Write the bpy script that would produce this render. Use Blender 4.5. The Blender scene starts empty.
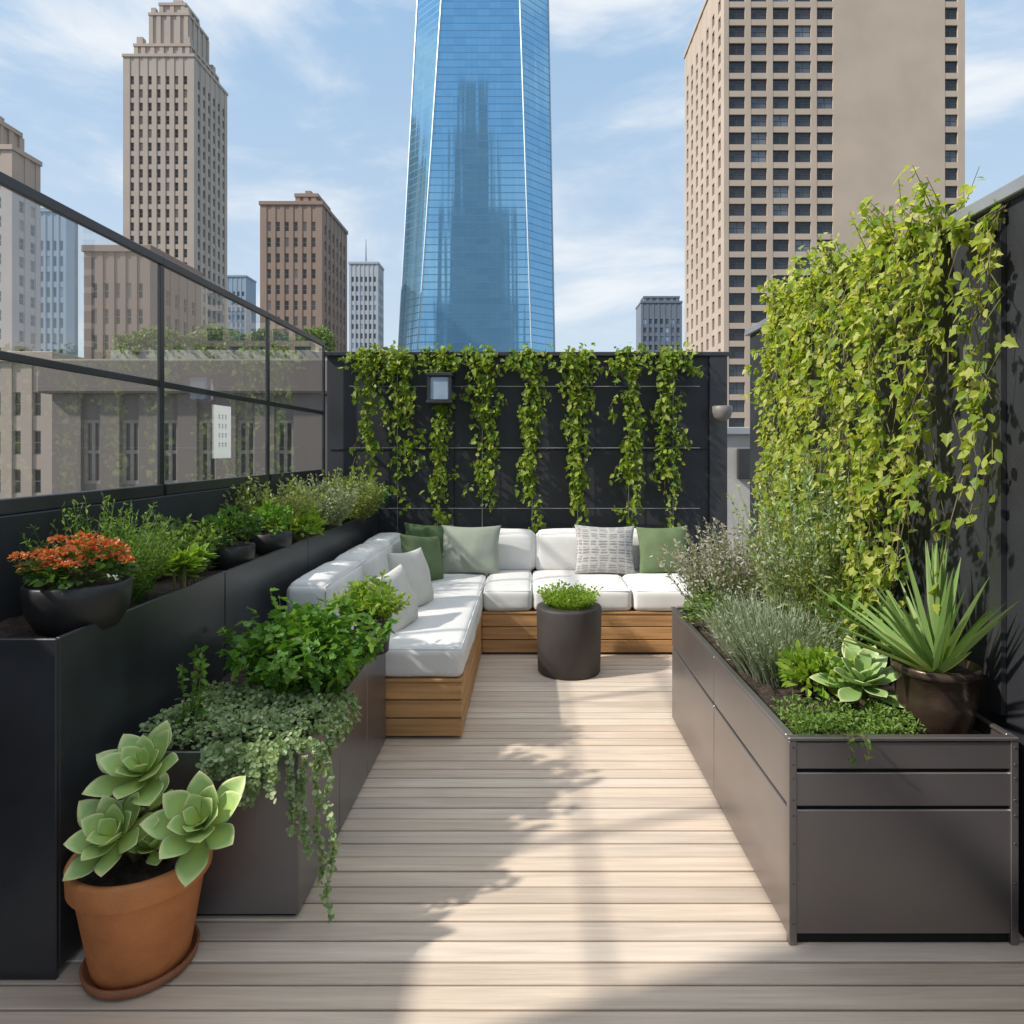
import bpy, math, random
from mathutils import Vector, Matrix, noise
random.seed(7)
R = random.random
U = random.uniform
V = Vector
scene = bpy.context.scene
col = scene.collection
PI = math.pi

# ------------------------------------------------------------------ materials
def newmat(name):
    m = bpy.data.materials.new(name); m.use_nodes = True
    nt = m.node_tree; nt.nodes.clear()
    out = nt.nodes.new('ShaderNodeOutputMaterial')
    return m, nt, out
def N(nt, t, **k):
    n = nt.nodes.new(t)
    for a, b in k.items(): setattr(n, a, b)
    return n
def ramp(nt, fac, stops):
    r = N(nt, 'ShaderNodeValToRGB')
    e = r.color_ramp.elements
    while len(e) < len(stops): e.new(0.5)
    for i, (p, c) in enumerate(stops):
        e[i].position = p; e[i].color = (c[0], c[1], c[2], 1)
    nt.links.new(fac, r.inputs[0]); return r.outputs[0]
def pbr(name, c, rough=.6, metal=0, var=.15, vscale=6, bump=0, bscale=60, stretch=(1,1,1), island=0, spec=.5, detail=6):
    m, nt, out = newmat(name); L = nt.links.new
    b = N(nt, 'ShaderNodeBsdfPrincipled')
    b.inputs['Roughness'].default_value = rough; b.inputs['Metallic'].default_value = metal
    b.inputs['Specular IOR Level'].default_value = spec
    tc = N(nt, 'ShaderNodeTexCoord'); mp = N(nt, 'ShaderNodeMapping'); mp.inputs['Scale'].default_value = stretch
    L(tc.outputs['Object'], mp.inputs[0])
    no = N(nt, 'ShaderNodeTexNoise'); no.inputs['Scale'].default_value = vscale; no.inputs['Detail'].default_value = detail
    L(mp.outputs[0], no.inputs['Vector'])
    lo = tuple(x*(1-var) for x in c); hi = tuple(min(1, x*(1+var)) for x in c)
    colr = ramp(nt, no.outputs['Fac'], [(.3, lo), (.7, hi)])
    if island:
        g = N(nt, 'ShaderNodeNewGeometry')
        mr = N(nt, 'ShaderNodeMapRange'); mr.inputs[3].default_value = 1-island; mr.inputs[4].default_value = 1+island
        L(g.outputs['Random Per Island'], mr.inputs[0])
        mx = N(nt, 'ShaderNodeVectorMath', operation='SCALE'); L(colr, mx.inputs[0]); L(mr.outputs[0], mx.inputs['Scale'])
        colr = mx.outputs[0]
    L(colr, b.inputs['Base Color'])
    rr = N(nt, 'ShaderNodeMapRange'); rr.inputs[3].default_value = max(.02, rough-.1); rr.inputs[4].default_value = min(1, rough+.1)
    L(no.outputs['Fac'], rr.inputs[0]); L(rr.outputs[0], b.inputs['Roughness'])
    if bump:
        n2 = N(nt, 'ShaderNodeTexNoise'); n2.inputs['Scale'].default_value = bscale; n2.inputs['Detail'].default_value = 4
        L(mp.outputs[0], n2.inputs['Vector'])
        bp = N(nt, 'ShaderNodeBump'); bp.inputs['Strength'].default_value = bump; bp.inputs['Distance'].default_value = .01
        L(n2.outputs['Fac'], bp.inputs['Height']); L(bp.outputs[0], b.inputs['Normal'])
    L(b.outputs[0], out.inputs[0])
    return m
def deckmat():
    m, nt, out = newmat('weathered_deck_wood'); L = nt.links.new
    b = N(nt, 'ShaderNodeBsdfPrincipled'); b.inputs['Roughness'].default_value = .7; b.inputs['Specular IOR Level'].default_value = .3
    g = N(nt, 'ShaderNodeNewGeometry'); rnd = g.outputs['Random Per Island']
    base = ramp(nt, rnd, [(0,(.60,.485,.385)),(.25,(.75,.605,.475)),(.5,(.67,.55,.445)),(.75,(.79,.66,.54)),(1,(.64,.505,.385))])
    tc = N(nt, 'ShaderNodeTexCoord')
    cb = N(nt, 'ShaderNodeCombineXYZ'); sc = N(nt, 'ShaderNodeMath', operation='MULTIPLY'); sc.inputs[1].default_value = 37; L(rnd, sc.inputs[0]); L(sc.outputs[0], cb.inputs[0])
    ad = N(nt, 'ShaderNodeVectorMath', operation='ADD'); L(tc.outputs['Object'], ad.inputs[0]); L(cb.outputs[0], ad.inputs[1])
    def nz(scale, s, det, dist=0):
        mp = N(nt, 'ShaderNodeMapping'); mp.inputs['Scale'].default_value = s; L(ad.outputs[0], mp.inputs[0])
        n = N(nt, 'ShaderNodeTexNoise'); n.inputs['Scale'].default_value = scale; n.inputs['Detail'].default_value = det; n.inputs['Distortion'].default_value = dist; L(mp.outputs[0], n.inputs['Vector']); return n.outputs['Fac']
    n1 = nz(2, (.9,16,16), 8, .6); n2 = nz(3, (1.5,60,60), 4); n3 = nz(1.4, (1,1,1), 3)
    def MR(f, a, c, lo=.3, hi=.7):
        q = N(nt, 'ShaderNodeMapRange'); q.inputs[1].default_value = lo; q.inputs[2].default_value = hi; q.inputs[3].default_value = a; q.inputs[4].default_value = c; L(f, q.inputs[0]); return q.outputs[0]
    k = N(nt, 'ShaderNodeMath', operation='MULTIPLY'); L(MR(n1,.86,1.09), k.inputs[0]); L(MR(n2,.92,1.05), k.inputs[1])
    k2 = N(nt, 'ShaderNodeMath', operation='MULTIPLY'); L(k.outputs[0], k2.inputs[0]); L(MR(n3,.90,1.06), k2.inputs[1])
    mx = N(nt, 'ShaderNodeVectorMath', operation='SCALE'); L(base, mx.inputs[0]); L(k2.outputs[0], mx.inputs['Scale']); L(mx.outputs[0], b.inputs['Base Color'])
    bp = N(nt, 'ShaderNodeBump'); bp.inputs['Strength'].default_value = .25; bp.inputs['Distance'].default_value = .003; L(n2, bp.inputs['Height']); L(bp.outputs[0], b.inputs['Normal'])
    L(b.outputs[0], out.inputs[0]); return m
def leafmat(name, c1, c2, c3=None, trans=.35, rough=.45):
    m, nt, out = newmat(name); L = nt.links.new
    g = N(nt, 'ShaderNodeNewGeometry')
    st = [(0, c1), (.6, c2)] + ([(1, c3)] if c3 else [])
    cr = ramp(nt, g.outputs['Random Per Island'], st)
    b = N(nt, 'ShaderNodeBsdfPrincipled'); b.inputs['Roughness'].default_value = rough
    b.inputs['Specular IOR Level'].default_value = .35
    t = N(nt, 'ShaderNodeBsdfTranslucent')
    L(cr, b.inputs['Base Color'])
    mx2 = N(nt, 'ShaderNodeMix', data_type='RGBA', blend_type='MULTIPLY'); mx2.inputs[0].default_value = 1
    L(cr, mx2.inputs[6]); mx2.inputs[7].default_value = (1.5, 1.4, .6, 1)
    L(mx2.outputs[2], t.inputs['Color'])
    mx = N(nt, 'ShaderNodeMixShader'); mx.inputs[0].default_value = trans
    L(b.outputs[0], mx.inputs[1]); L(t.outputs[0], mx.inputs[2]); L(mx.outputs[0], out.inputs[0])
    return m
def papermat():
    m, nt, out = newmat('white_paper'); L = nt.links.new
    b = N(nt, 'ShaderNodeBsdfDiffuse'); b.inputs[0].default_value = (.88,.88,.85,1)
    t = N(nt, 'ShaderNodeBsdfTranslucent'); t.inputs[0].default_value = (.85,.85,.82,1)
    mx = N(nt, 'ShaderNodeMixShader'); mx.inputs[0].default_value = .5
    L(b.outputs[0], mx.inputs[1]); L(t.outputs[0], mx.inputs[2]); L(mx.outputs[0], out.inputs[0]); return m
def attrmat(name, c1, c2, c3):
    m, nt, out = newmat(name); L = nt.links.new
    a = N(nt, 'ShaderNodeAttribute'); a.attribute_name = 'along'
    cr = ramp(nt, a.outputs['Fac'], [(0, c1), (.7, c2), (1, c3)])
    b = N(nt, 'ShaderNodeBsdfPrincipled'); b.inputs['Roughness'].default_value = .42
    b.inputs['Subsurface Weight'].default_value = .15; b.inputs['Subsurface Radius'].default_value = (.02, .03, .01); b.inputs['Subsurface Scale'].default_value = .3
    L(cr, b.inputs['Base Color']); L(b.outputs[0], out.inputs[0]); return m
def woodmat(name, c, axis='x', island=.18, var=.28, rough=.6):
    s = {'x': (.8, 14, 14), 'y': (14, .8, 14), 'z': (14, 14, .8)}[axis]
    return pbr(name, c, rough, 0, var, 2.0, .25, 6, s, island, .3, 8)
def glassmat():
    m, nt, out = newmat('clear_glass'); L = nt.links.new
    t = N(nt, 'ShaderNodeBsdfTransparent'); t.inputs[0].default_value = (.97, .98, .98, 1)
    g = N(nt, 'ShaderNodeBsdfGlossy'); g.inputs['Roughness'].default_value = .01; g.inputs[0].default_value = (.95, .97, 1, 1)
    d = N(nt, 'ShaderNodeBsdfDiffuse'); d.inputs[0].default_value = (.66, .64, .61, 1)
    lw = N(nt, 'ShaderNodeLayerWeight'); lw.inputs[0].default_value = .5
    pw = N(nt, 'ShaderNodeMath', operation='POWER'); L(lw.outputs['Facing'], pw.inputs[0]); pw.inputs[1].default_value = 3
    ma = N(nt, 'ShaderNodeMath', operation='MULTIPLY_ADD'); L(pw.outputs[0], ma.inputs[0]); ma.inputs[1].default_value = .9; ma.inputs[2].default_value = .09
    m0 = N(nt, 'ShaderNodeMixShader'); m0.inputs[0].default_value = .08
    L(t.outputs[0], m0.inputs[1]); L(d.outputs[0], m0.inputs[2])
    m1 = N(nt, 'ShaderNodeMixShader'); L(ma.outputs[0], m1.inputs[0]); L(m0.outputs[0], m1.inputs[1]); L(g.outputs[0], m1.inputs[2])
    L(m1.outputs[0], out.inputs[0]); return m
def panemat(name, c, lo=.4, hi=2.2):
    m, nt, out = newmat(name); L = nt.links.new
    o = N(nt, 'ShaderNodeObjectInfo'); g = N(nt, 'ShaderNodeNewGeometry')
    ad = N(nt, 'ShaderNodeMath', operation='ADD'); L(o.outputs['Random'], ad.inputs[0]); L(g.outputs['Random Per Island'], ad.inputs[1])
    fr = N(nt, 'ShaderNodeMath', operation='FRACT'); L(ad.outputs[0], fr.inputs[0])
    cr = ramp(nt, fr.outputs[0], [(0, tuple(x*lo for x in c)), (.7, c), (.86, tuple(x*hi for x in c)), (1, tuple(x*hi*1.6 for x in c))])
    b = N(nt, 'ShaderNodeBsdfPrincipled'); b.inputs['Roughness'].default_value = .12
    L(cr, b.inputs['Base Color']); L(b.outputs[0], out.inputs[0]); return m
def towerglass():
    m, nt, out = newmat('tower_glass'); L = nt.links.new
    uv = N(nt, 'ShaderNodeUVMap'); sx = N(nt, 'ShaderNodeSeparateXYZ'); L(uv.outputs[0], sx.inputs[0])
    def M(op, a, b=None):
        n = N(nt, 'ShaderNodeMath', operation=op)
        for i, q in enumerate([a, b]):
            if q is None: continue
            if isinstance(q, (int, float)): n.inputs[i].default_value = q
            else: L(q, n.inputs[i])
        return n.outputs[0]
    u = M('DIVIDE', sx.outputs[0], 1.6); v = M('DIVIDE', sx.outputs[1], 2.0)
    lu = M('LESS_THAN', M('FRACT', u), .07); lv = M('LESS_THAN', M('FRACT', v), .14)
    line = M('MAXIMUM', M('MULTIPLY', lu, .2), lv)
    cv = N(nt, 'ShaderNodeCombineXYZ'); L(M('FLOOR', M('MULTIPLY', u, .5)), cv.inputs[0]); L(M('FLOOR', v), cv.inputs[1])
    wn = N(nt, 'ShaderNodeTexWhiteNoise'); L(cv.outputs[0], wn.inputs['Vector'])
    pc = ramp(nt, wn.outputs['Value'], [(0, (.235, .475, .67)), (1, (.275, .525, .715))])
    mx = N(nt, 'ShaderNodeMix', data_type='RGBA'); L(M('MULTIPLY', line, .6), mx.inputs[0]); L(pc, mx.inputs[6]); mx.inputs[7].default_value = (.07, .16, .28, 1)
    b = N(nt, 'ShaderNodeBsdfPrincipled'); b.inputs['Metallic'].default_value = .85
    L(mx.outputs[2], b.inputs['Base Color'])
    rr = M('ADD', M('MULTIPLY', line, .25), .07); L(rr, b.inputs['Roughness'])
    mp = N(nt, 'ShaderNodeMapping'); mp.inputs['Scale'].default_value = (.5, .02, 1); L(uv.outputs[0], mp.inputs[0])
    no = N(nt, 'ShaderNodeTexNoise'); no.inputs['Scale'].default_value = .6; no.inputs['Detail'].default_value = 2; L(mp.outputs[0], no.inputs['Vector'])
    bp = N(nt, 'ShaderNodeBump'); bp.inputs['Strength'].default_value = .06; bp.inputs['Distance'].default_value = 1
    L(no.outputs['Fac'], bp.inputs['Height']); L(bp.outputs[0], b.inputs['Normal'])
    L(b.outputs[0], out.inputs[0]); return m
def patternmat():
    m, nt, out = newmat('patterned_linen'); L = nt.links.new
    uv = N(nt, 'ShaderNodeUVMap')
    mp = N(nt, 'ShaderNodeMapping'); mp.inputs['Scale'].default_value = (9, 9, 9); L(uv.outputs[0], mp.inputs[0])
    vo = N(nt, 'ShaderNodeTexVoronoi'); vo.feature = 'DISTANCE_TO_EDGE'; vo.inputs['Scale'].default_value = 1; vo.inputs['Randomness'].default_value = .35
    L(mp.outputs[0], vo.inputs['Vector'])
    wv = N(nt, 'ShaderNodeTexWave'); wv.wave_type = 'RINGS'; wv.inputs['Scale'].default_value = .9; wv.inputs['Distortion'].default_value = 3; L(mp.outputs[0], wv.inputs['Vector'])
    ad = N(nt, 'ShaderNodeMath', operation='MULTIPLY'); L(vo.outputs['Distance'], ad.inputs[0]); L(wv.outputs['Fac'], ad.inputs[1])
    cr = ramp(nt, ad.outputs[0], [(.05, (.48, .46, .43)), (.12, (.25, .245, .24))])
    b = N(nt, 'ShaderNodeBsdfPrincipled'); b.inputs['Roughness'].default_value = .95
    L(cr, b.inputs['Base Color']); L(b.outputs[0], out.inputs[0]); return m

M_ = {}
M_['deck'] = deckmat()
M_['cedar_x'] = woodmat('cedar_wood_across', (.46, .25, .105), 'x', .15)
M_['cedar_y'] = woodmat('cedar_wood_along', (.46, .25, .105), 'y', .15)
M_['black'] = pbr('black_painted_steel', (.033, .034, .038), .33, 0, .3, 3, .04, 90)
M_['wallblack'] = pbr('charcoal_render', (.024, .025, .030), .6, 0, .3, 2.5, .15, 50)
M_['dark'] = pbr('recess_black', (.008, .008, .008), .8)
M_['planter'] = pbr('bronze_grey_steel', (.29, .262, .255), .36, .8, .2, 1.3, .03, 120, spec=.5)
M_['planter2'] = pbr('graphite_steel', (.24, .23, .232), .36, .75, .22, 1.5, .03, 120)
M_['cap'] = pbr('zinc_cap', (.42, .43, .45), .4, .6, .12, 4)
M_['rivet'] = pbr('rivet_steel', (.15, .145, .145), .4, .8)
M_['soil'] = pbr('dark_soil', (.045, .030, .021), .95, 0, .6, 40, 1, 90)
M_['cushion'] = pbr('white_canvas', (.76, .74, .71), .95, 0, .04, 5, .25, 300, spec=.1)
M_['pillow_green'] = pbr('moss_green_linen', (.14, .19, .095), .95, 0, .12, 9, .4, 260, spec=.1)
M_['pillow_dark'] = pbr('deep_green_linen', (.085, .13, .06), .95, 0, .12, 9, .4, 260, spec=.1)
M_['pillow_sage'] = pbr('sage_grey_linen', (.33, .355, .29), .95, 0, .08, 9, .4, 260, spec=.1)
M_['pillow_white'] = pbr('ivory_linen', (.66, .63, .57), .95, 0, .06, 9, .4, 260, spec=.1)
M_['pattern'] = patternmat()
M_['terra'] = pbr('terracotta', (.64, .245, .09), .75, 0, .18, 7, .3, 40, spec=.25)
M_['saucer'] = pbr('damp_terracotta', (.34, .14, .065), .7, 0, .25, 9)
M_['potblack'] = pbr('matte_black_ceramic', (.028, .026, .025), .45, 0, .3, 8, .1, 60)
M_['potbrown'] = pbr('bronze_brown_pot', (.085, .058, .042), .3, .5, .35, 10, .15, 40)
M_['drum'] = pbr('umber_concrete', (.058, .049, .045), .62, 0, .2, 5, .15, 70)
M_['glass'] = glassmat()
M_['paper'] = papermat()
M_['ink'] = pbr('grey_ink', (.40, .40, .39), .9)
M_['stem'] = pbr('green_brown_stem', (.14, .12, .05), .8)
M_['wire'] = pbr('steel_wire', (.4, .4, .4), .35, .8)
M_['lampgrey'] = pbr('grey_lamp_enamel', (.17, .155, .14), .5)
M_['lampglass'] = pbr('milky_lamp_glass', (.30, .38, .48), .15)
M_['concrete'] = pbr('pale_concrete', (.42, .40, .37), .85, 0, .15, 2, .2, 20)
M_['ground'] = pbr('city_ground', (.13, .13, .135), .9, 0, .5, .02)
M_['roofgrey'] = pbr('roof_gravel', (.22, .21, .2), .95, 0, .3, 12, .4, 60)
# foliage
M_['ivy'] = leafmat('climber_leaf', (.10, .19, .018), (.22, .31, .03), (.36, .41, .06), .42)
M_['vine'] = leafmat('bright_vine_leaf', (.15, .26, .03), (.36, .44, .055), (.60, .60, .17), .52)
M_['fern'] = leafmat('fresh_green_leaf', (.07, .18, .02), (.14, .30, .04), (.23, .38, .065), .38)
M_['lime'] = leafmat('lime_leaf', (.16, .31, .028), (.29, .43, .055), (.38, .49, .09), .4)
M_['dark_g'] = leafmat('deep_green_leaf', (.03, .085, .02), (.07, .155, .03), (.12, .22, .04), .3)
M_['grey_g'] = leafmat('grey_green_leaf', (.18, .23, .12), (.28, .33, .19), (.40, .43, .28), .3)
M_['lav'] = leafmat('lavender_leaf', (.20, .25, .17), (.30, .36, .25), (.42, .46, .36), .3)
M_['silver'] = leafmat('silver_green_leaf', (.19, .29, .12), (.34, .45, .21), (.56, .62, .40), .32)
M_['sage'] = leafmat('silvery_sage_leaf', (.30, .30, .23), (.42, .40, .35), (.54, .49, .48), .28)
M_['olive'] = leafmat('olive_leaf', (.15, .21, .045), (.27, .33, .09), (.40, .43, .17), .4)
M_['feather'] = leafmat('feathery_leaf', (.09, .18, .03), (.17, .29, .055), (.28, .37, .10), .4)
M_['orange'] = leafmat('orange_petal', (.45, .10, .03), (.64, .18, .055), (.72, .32, .14), .25)
M_['aloe'] = leafmat('aloe_leaf', (.16, .27, .075), (.24, .36, .11), (.36, .47, .19), .18, .35)
M_['succ'] = attrmat('waxy_succulent', (.50, .57, .12), (.36, .53, .17), (.70, .73, .32))
M_['succ2'] = attrmat('blue_green_succulent', (.24, .37, .10), (.27, .40, .14), (.48, .54, .24))
M_['hedge'] = leafmat('hedge_leaf', (.08, .14, .03), (.14, .22, .05), (.22, .29, .08), .35)

# ------------------------------------------------------------------ mesh builder
class MB:
    def __init__(s): s.v = []; s.f = []; s.m = []; s.a = []; s.uv = None
    def face(s, idx, mi=0): s.f.append(idx); s.m.append(mi)
    def box(s, x0, x1, y0, y1, z0, z1, mi=0, bv=0):
        i = len(s.v)
        if bv <= 0:
            s.v += [(x0,y0,z0),(x1,y0,z0),(x1,y1,z0),(x0,y1,z0),(x0,y0,z1),(x1,y0,z1),(x1,y1,z1),(x0,y1,z1)]
            for q in ((0,3,2,1),(4,5,6,7),(0,1,5,4),(1,2,6,5),(2,3,7,6),(3,0,4,7)): s.face(tuple(i+k for k in q), mi)
        else:   # chamfered box: 24 vertices
            X, Y, Z = (x0, x1), (y0, y1), (z0, z1); ix = {}
            for a in (0,1):
                for b in (0,1):
                    for c in (0,1):
                        sx, sy, sz = (1-2*a)*bv, (1-2*b)*bv, (1-2*c)*bv
                        for k, p in enumerate(((X[a], Y[b]+sy, Z[c]+sz), (X[a]+sx, Y[b], Z[c]+sz), (X[a]+sx, Y[b]+sy, Z[c]))):
                            ix[a,b,c,k] = len(s.v); s.v.append(p)
            cx, cy, cz = (x0+x1)/2, (y0+y1)/2, (z0+z1)/2
            def add(q):
                P = [V(s.v[j]) for j in q]; n = (P[1]-P[0]).cross(P[2]-P[0]); c = sum(P, V((0,0,0)))/len(P)-V((cx,cy,cz))
                s.face(tuple(q if n.dot(c) > 0 else q[::-1]), mi)
            o4 = ((0,0),(1,0),(1,1),(0,1))
            for e in (0,1):
                add([ix[e,p,q,0] for p,q in o4]); add([ix[p,e,q,1] for p,q in o4]); add([ix[p,q,e,2] for p,q in o4])
            for p in (0,1):
                for q in (0,1):
                    add([ix[p,q,0,0], ix[p,q,1,0], ix[p,q,1,1], ix[p,q,0,1]])
                    add([ix[p,0,q,0], ix[p,1,q,0], ix[p,1,q,2], ix[p,0,q,2]])
                    add([ix[0,p,q,1], ix[1,p,q,1], ix[1,p,q,2], ix[0,p,q,2]])
            for a in (0,1):
                for b in (0,1):
                    for c in (0,1): add([ix[a,b,c,k] for k in range(3)])
    def tube(s, pts, r0, r1=None, n=5, mi=0, closed=False):
        r1 = r0 if r1 is None else r1; pts = [V(p) for p in pts]; base = len(s.v); K = len(pts)
        for i, p in enumerate(pts):
            d = (pts[(i+1)%K]-pts[i-1]) if closed else (pts[min(i+1,K-1)]-pts[max(i-1,0)])
            d = d.normalized() if d.length > 1e-9 else V((0,0,1))
            a = d.cross(V((0,0,1)) if abs(d.z) < .9 else V((1,0,0))).normalized(); b = d.cross(a)
            r = r0+(r1-r0)*i/max(1,K-1)
            for k in range(n):
                t = 2*PI*k/n; s.v.append(tuple(p+a*r*math.cos(t)+b*r*math.sin(t)))
        for i in range(K if closed else K-1):
            j = (i+1)%K
            for k in range(n):
                s.face((base+i*n+k, base+i*n+(k+1)%n, base+j*n+(k+1)%n, base+j*n+k), mi)
        if not closed:
            s.face(tuple(base+k for k in range(n))[::-1], mi); s.face(tuple(base+(K-1)*n+k for k in range(n)), mi)
    def lathe(s, prof, c, n=40, mi=0):
        base = len(s.v); K = len(prof)
        for r, z in prof:
            for k in range(n):
                t = 2*PI*k/n; s.v.append((c[0]+r*math.cos(t), c[1]+r*math.sin(t), c[2]+z))
        for i in range(K-1):
            for k in range(n):
                s.face((base+i*n+k, base+i*n+(k+1)%n, base+(i+1)*n+(k+1)%n, base+(i+1)*n+k), mi)
    def leaf(s, p, d, n, L, W, shape='oval', fold=.25, droop=.2, mi=0):
        d = d.normalized(); sd = d.cross(n)
        if sd.length < 1e-4: sd = d.cross(V((.3,.7,.2)))
        sd.normalize(); n = sd.cross(d)
        out = SH[shape]; b = len(s.v); k = len(out)
        def C(t): return p+d*(L*t)-V((0,0,1))*(droop*L*t*t)
        s.v.append(tuple(p)); s.v.append(tuple(C(1)))
        for t, w in out: s.v.append(tuple(C(t)+sd*(W*w)+n*(fold*W*w)))
        for t, w in out: s.v.append(tuple(C(t)-sd*(W*w)+n*(fold*W*w)))
        s.face((b,)+tuple(b+2+i for i in range(k))+(b+1,), mi)
        s.face((b, b+1)+tuple(b+2+k+i for i in range(k-1,-1,-1)), mi)
    def blade(s, p, d, L, W, curl=.3, nseg=4, vee=.35, taper=1.0, mi=0):
        d = d.normalized(); up = V((0,0,1)); sd = d.cross(up)
        if sd.length < 1e-3: sd = V((1,0,0))
        sd.normalize(); b = len(s.v)
        for i in range(nseg+1):
            t = i/nseg; c = p+d*(L*t)-up*(curl*L*t*t); nn = sd.cross(d)
            w = W*(1-t**(1.0+taper))*.5*(.75+.25*min(1,t*4))+.0006
            s.v += [tuple(c+sd*w+nn*(vee*w)), tuple(c), tuple(c-sd*w+nn*(vee*w))]
        for i in range(nseg):
            q = b+3*i
            s.face((q,q+1,q+4,q+3), mi); s.face((q+1,q+2,q+5,q+4), mi)
    def fleshy(s, p, d, n, L, W, T, curl=.15, mi=0):
        d = d.normalized(); sd = d.cross(n).normalized(); n = sd.cross(d); b = len(s.v); K = 12; Q = 10; tm = .62
        for i in range(K):
            t = i/(K-1)
            if t < tm: w = W*(.30+.70*math.sin(t/tm*PI/2)**1.6)
            else: q = (t-tm)/(1-tm); w = W*(1-q**1.6)**.9
            w = max(w, W*.012); th = T*(1-.75*t)
            c = p+d*(L*t)+n*(curl*L*t*t)
            for k in range(Q):
                a = 2*PI*k/Q; x = math.cos(a); y = math.sin(a)
                h = th*y*(1 if y < 0 else .35)+ .24*w*x*x
                s.v.append(tuple(c+sd*(w*x)+n*h)); 
                while len(s.a) < len(s.v)-1: s.a.append(0)
                s.a.append(min(1, t**1.5+ .55*abs(x)**6*(.4+t)))
        for i in range(K-1):
            for k in range(Q): s.face((b+i*Q+k, b+i*Q+(k+1)%Q, b+(i+1)*Q+(k+1)%Q, b+(i+1)*Q+k), mi)
        s.face(tuple(b+(K-1)*Q+k for k in range(Q)), mi)
    def mesh(s, name, mats, smooth=False):
        me = bpy.data.meshes.new(name); me.from_pydata([tuple(v) for v in s.v], [], s.f)
        for m in mats: me.materials.append(m)
        if len(mats) > 1: me.polygons.foreach_set('material_index', s.m)
        if smooth: me.polygons.foreach_set('use_smooth', [True]*len(s.f))
        if s.a:
            at = me.attributes.new('along', 'FLOAT', 'POINT'); s.a += [0]*(len(s.v)-len(s.a)); at.data.foreach_set('value', s.a)
        if s.uv:
            ul = me.uv_layers.new(name='UVMap'); k = 0
            for poly in me.polygons:
                for li in poly.loop_indices: ul.data[li].uv = s.uv[k]; k += 1
        me.update(); return me
SH = {'oval': [(.22,.36),(.5,.5),(.8,.3)], 'tiny': [(.45,.5)], 'narrow': [(.4,.5),(.75,.33)],
      'round': [(.1,.38),(.45,.55),(.82,.4)],
      'ivy': [(-.12,.30),(.12,.56),(.36,.34),(.52,.44),(.72,.2)],
      'lobed': [(.02,.22),(.2,.55),(.38,.30),(.58,.52),(.7,.22),(.88,.22)]}

def wloc(o):
    l = V((0,0,0))
    while o: l += o.location; o = o.parent
    return l
def tag(o, label=None, cat=None, group=None, kind=None):
    if label: o['label'] = label
    if cat: o['category'] = cat
    if group: o['group'] = group
    if kind: o['kind'] = kind
    return o
def thing(name, label, cat, loc, group=None):
    o = bpy.data.objects.new(name, None); o.empty_display_size = .1; col.objects.link(o); o.location = loc
    return tag(o, label, cat, group)
def part(mb, name, mats, parent=None, smooth=False):
    if not isinstance(mats, (list, tuple)): mats = [mats]
    o = bpy.data.objects.new(name, mb.mesh(name, mats, smooth)); col.objects.link(o)
    if parent: o.parent = parent; o.location = -wloc(parent)
    return o
def struct(mb, name, mats, smooth=False): return tag(part(mb, name, mats, None, smooth), kind='structure')

CX, CY, F, H = 530, 450, 683, 1.6
def PX(px, d): return (px-CX)*d/F
def PZ(py, d): return H+(CY-py)*d/F
def rv(a=1):
    while True:
        v = V((U(-1,1),U(-1,1),U(-1,1)))
        if .05 < v.length < 1: return v.normalized()*a

# ------------------------------------------------------------------ setting
g = MB(); g.v = [(-4000,-3000,-45),(4000,-3000,-45),(4000,6000,-45),(-4000,6000,-45)]; g.face((0,1,2,3))
struct(g, 'ground', M_['ground'])
s = MB(); s.box(-2.1, 6.5, -6, 15, -.6, -.062); struct(s, 'terrace_slab', M_['roofgrey'])
s = MB(); s.box(-2.05, 6.4, -5.9, 14.9, -45, -.61); struct(s, 'terrace_building_base', M_['concrete'])
dk = MB(); y = -2.0
while y < 6.39:
    off = U(-.0015, .0015)
    dk.box(-1.92, 1.98, y, y+.083, -.03+off, off, 0, .0025); y += .092
struct(dk, 'deck', M_['deck'])
sb = MB(); sb.box(-1.92, 1.98, -2, 6.45, -.058, -.035); struct(sb, 'deck_underlay', M_['dark'])

# back wall
t = thing('back_wall', 'black rendered wall behind the sofa carrying the climbers', 'wall', (0,6.5,0))
b = MB(); b.box(-1.93, 1.70, 6.5, 6.62, -.05, 2.49); part(b, 'wall_panel', M_['wallblack'], t)
b = MB(); b.box(-1.96, 1.90, 6.46, 6.66, 2.492, 2.53, 0, .004); part(b, 'coping', M_['black'], t)
b = MB(); b.box(1.702, 1.87, 6.47, 6.65, -.05, 2.49, 0, .004); part(b, 'end_post', M_['black'], t)
b = MB()
for xx in (-.72, .5): b.box(xx-.004, xx+.004, 6.494, 6.499, 0, 2.48)
b.box(-1.9, 1.69, 6.4935, 6.4985, 1.60, 1.608); part(b, 'panel_joint', M_['dark'], t)

# wire trellis on it
t = thing('wire_trellis', 'thin steel wire trellis fixed to the black back wall', 'trellis', (0,6.44,.4))
for xx in (-1.5,-1.25,-.87,-.45,0.02,.45,.93,1.35):
    b = MB(); b.tube([(xx,6.44,.35),(xx,6.44,2.48)], .0035); part(b, 'wire', M_['wire'], t)
for zz in (1.05,1.62,2.2):
    b = MB(); b.tube([(-1.7,6.433,zz),(1.6,6.433,zz)], .003); part(b, 'wire', M_['wire'], t)

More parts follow.
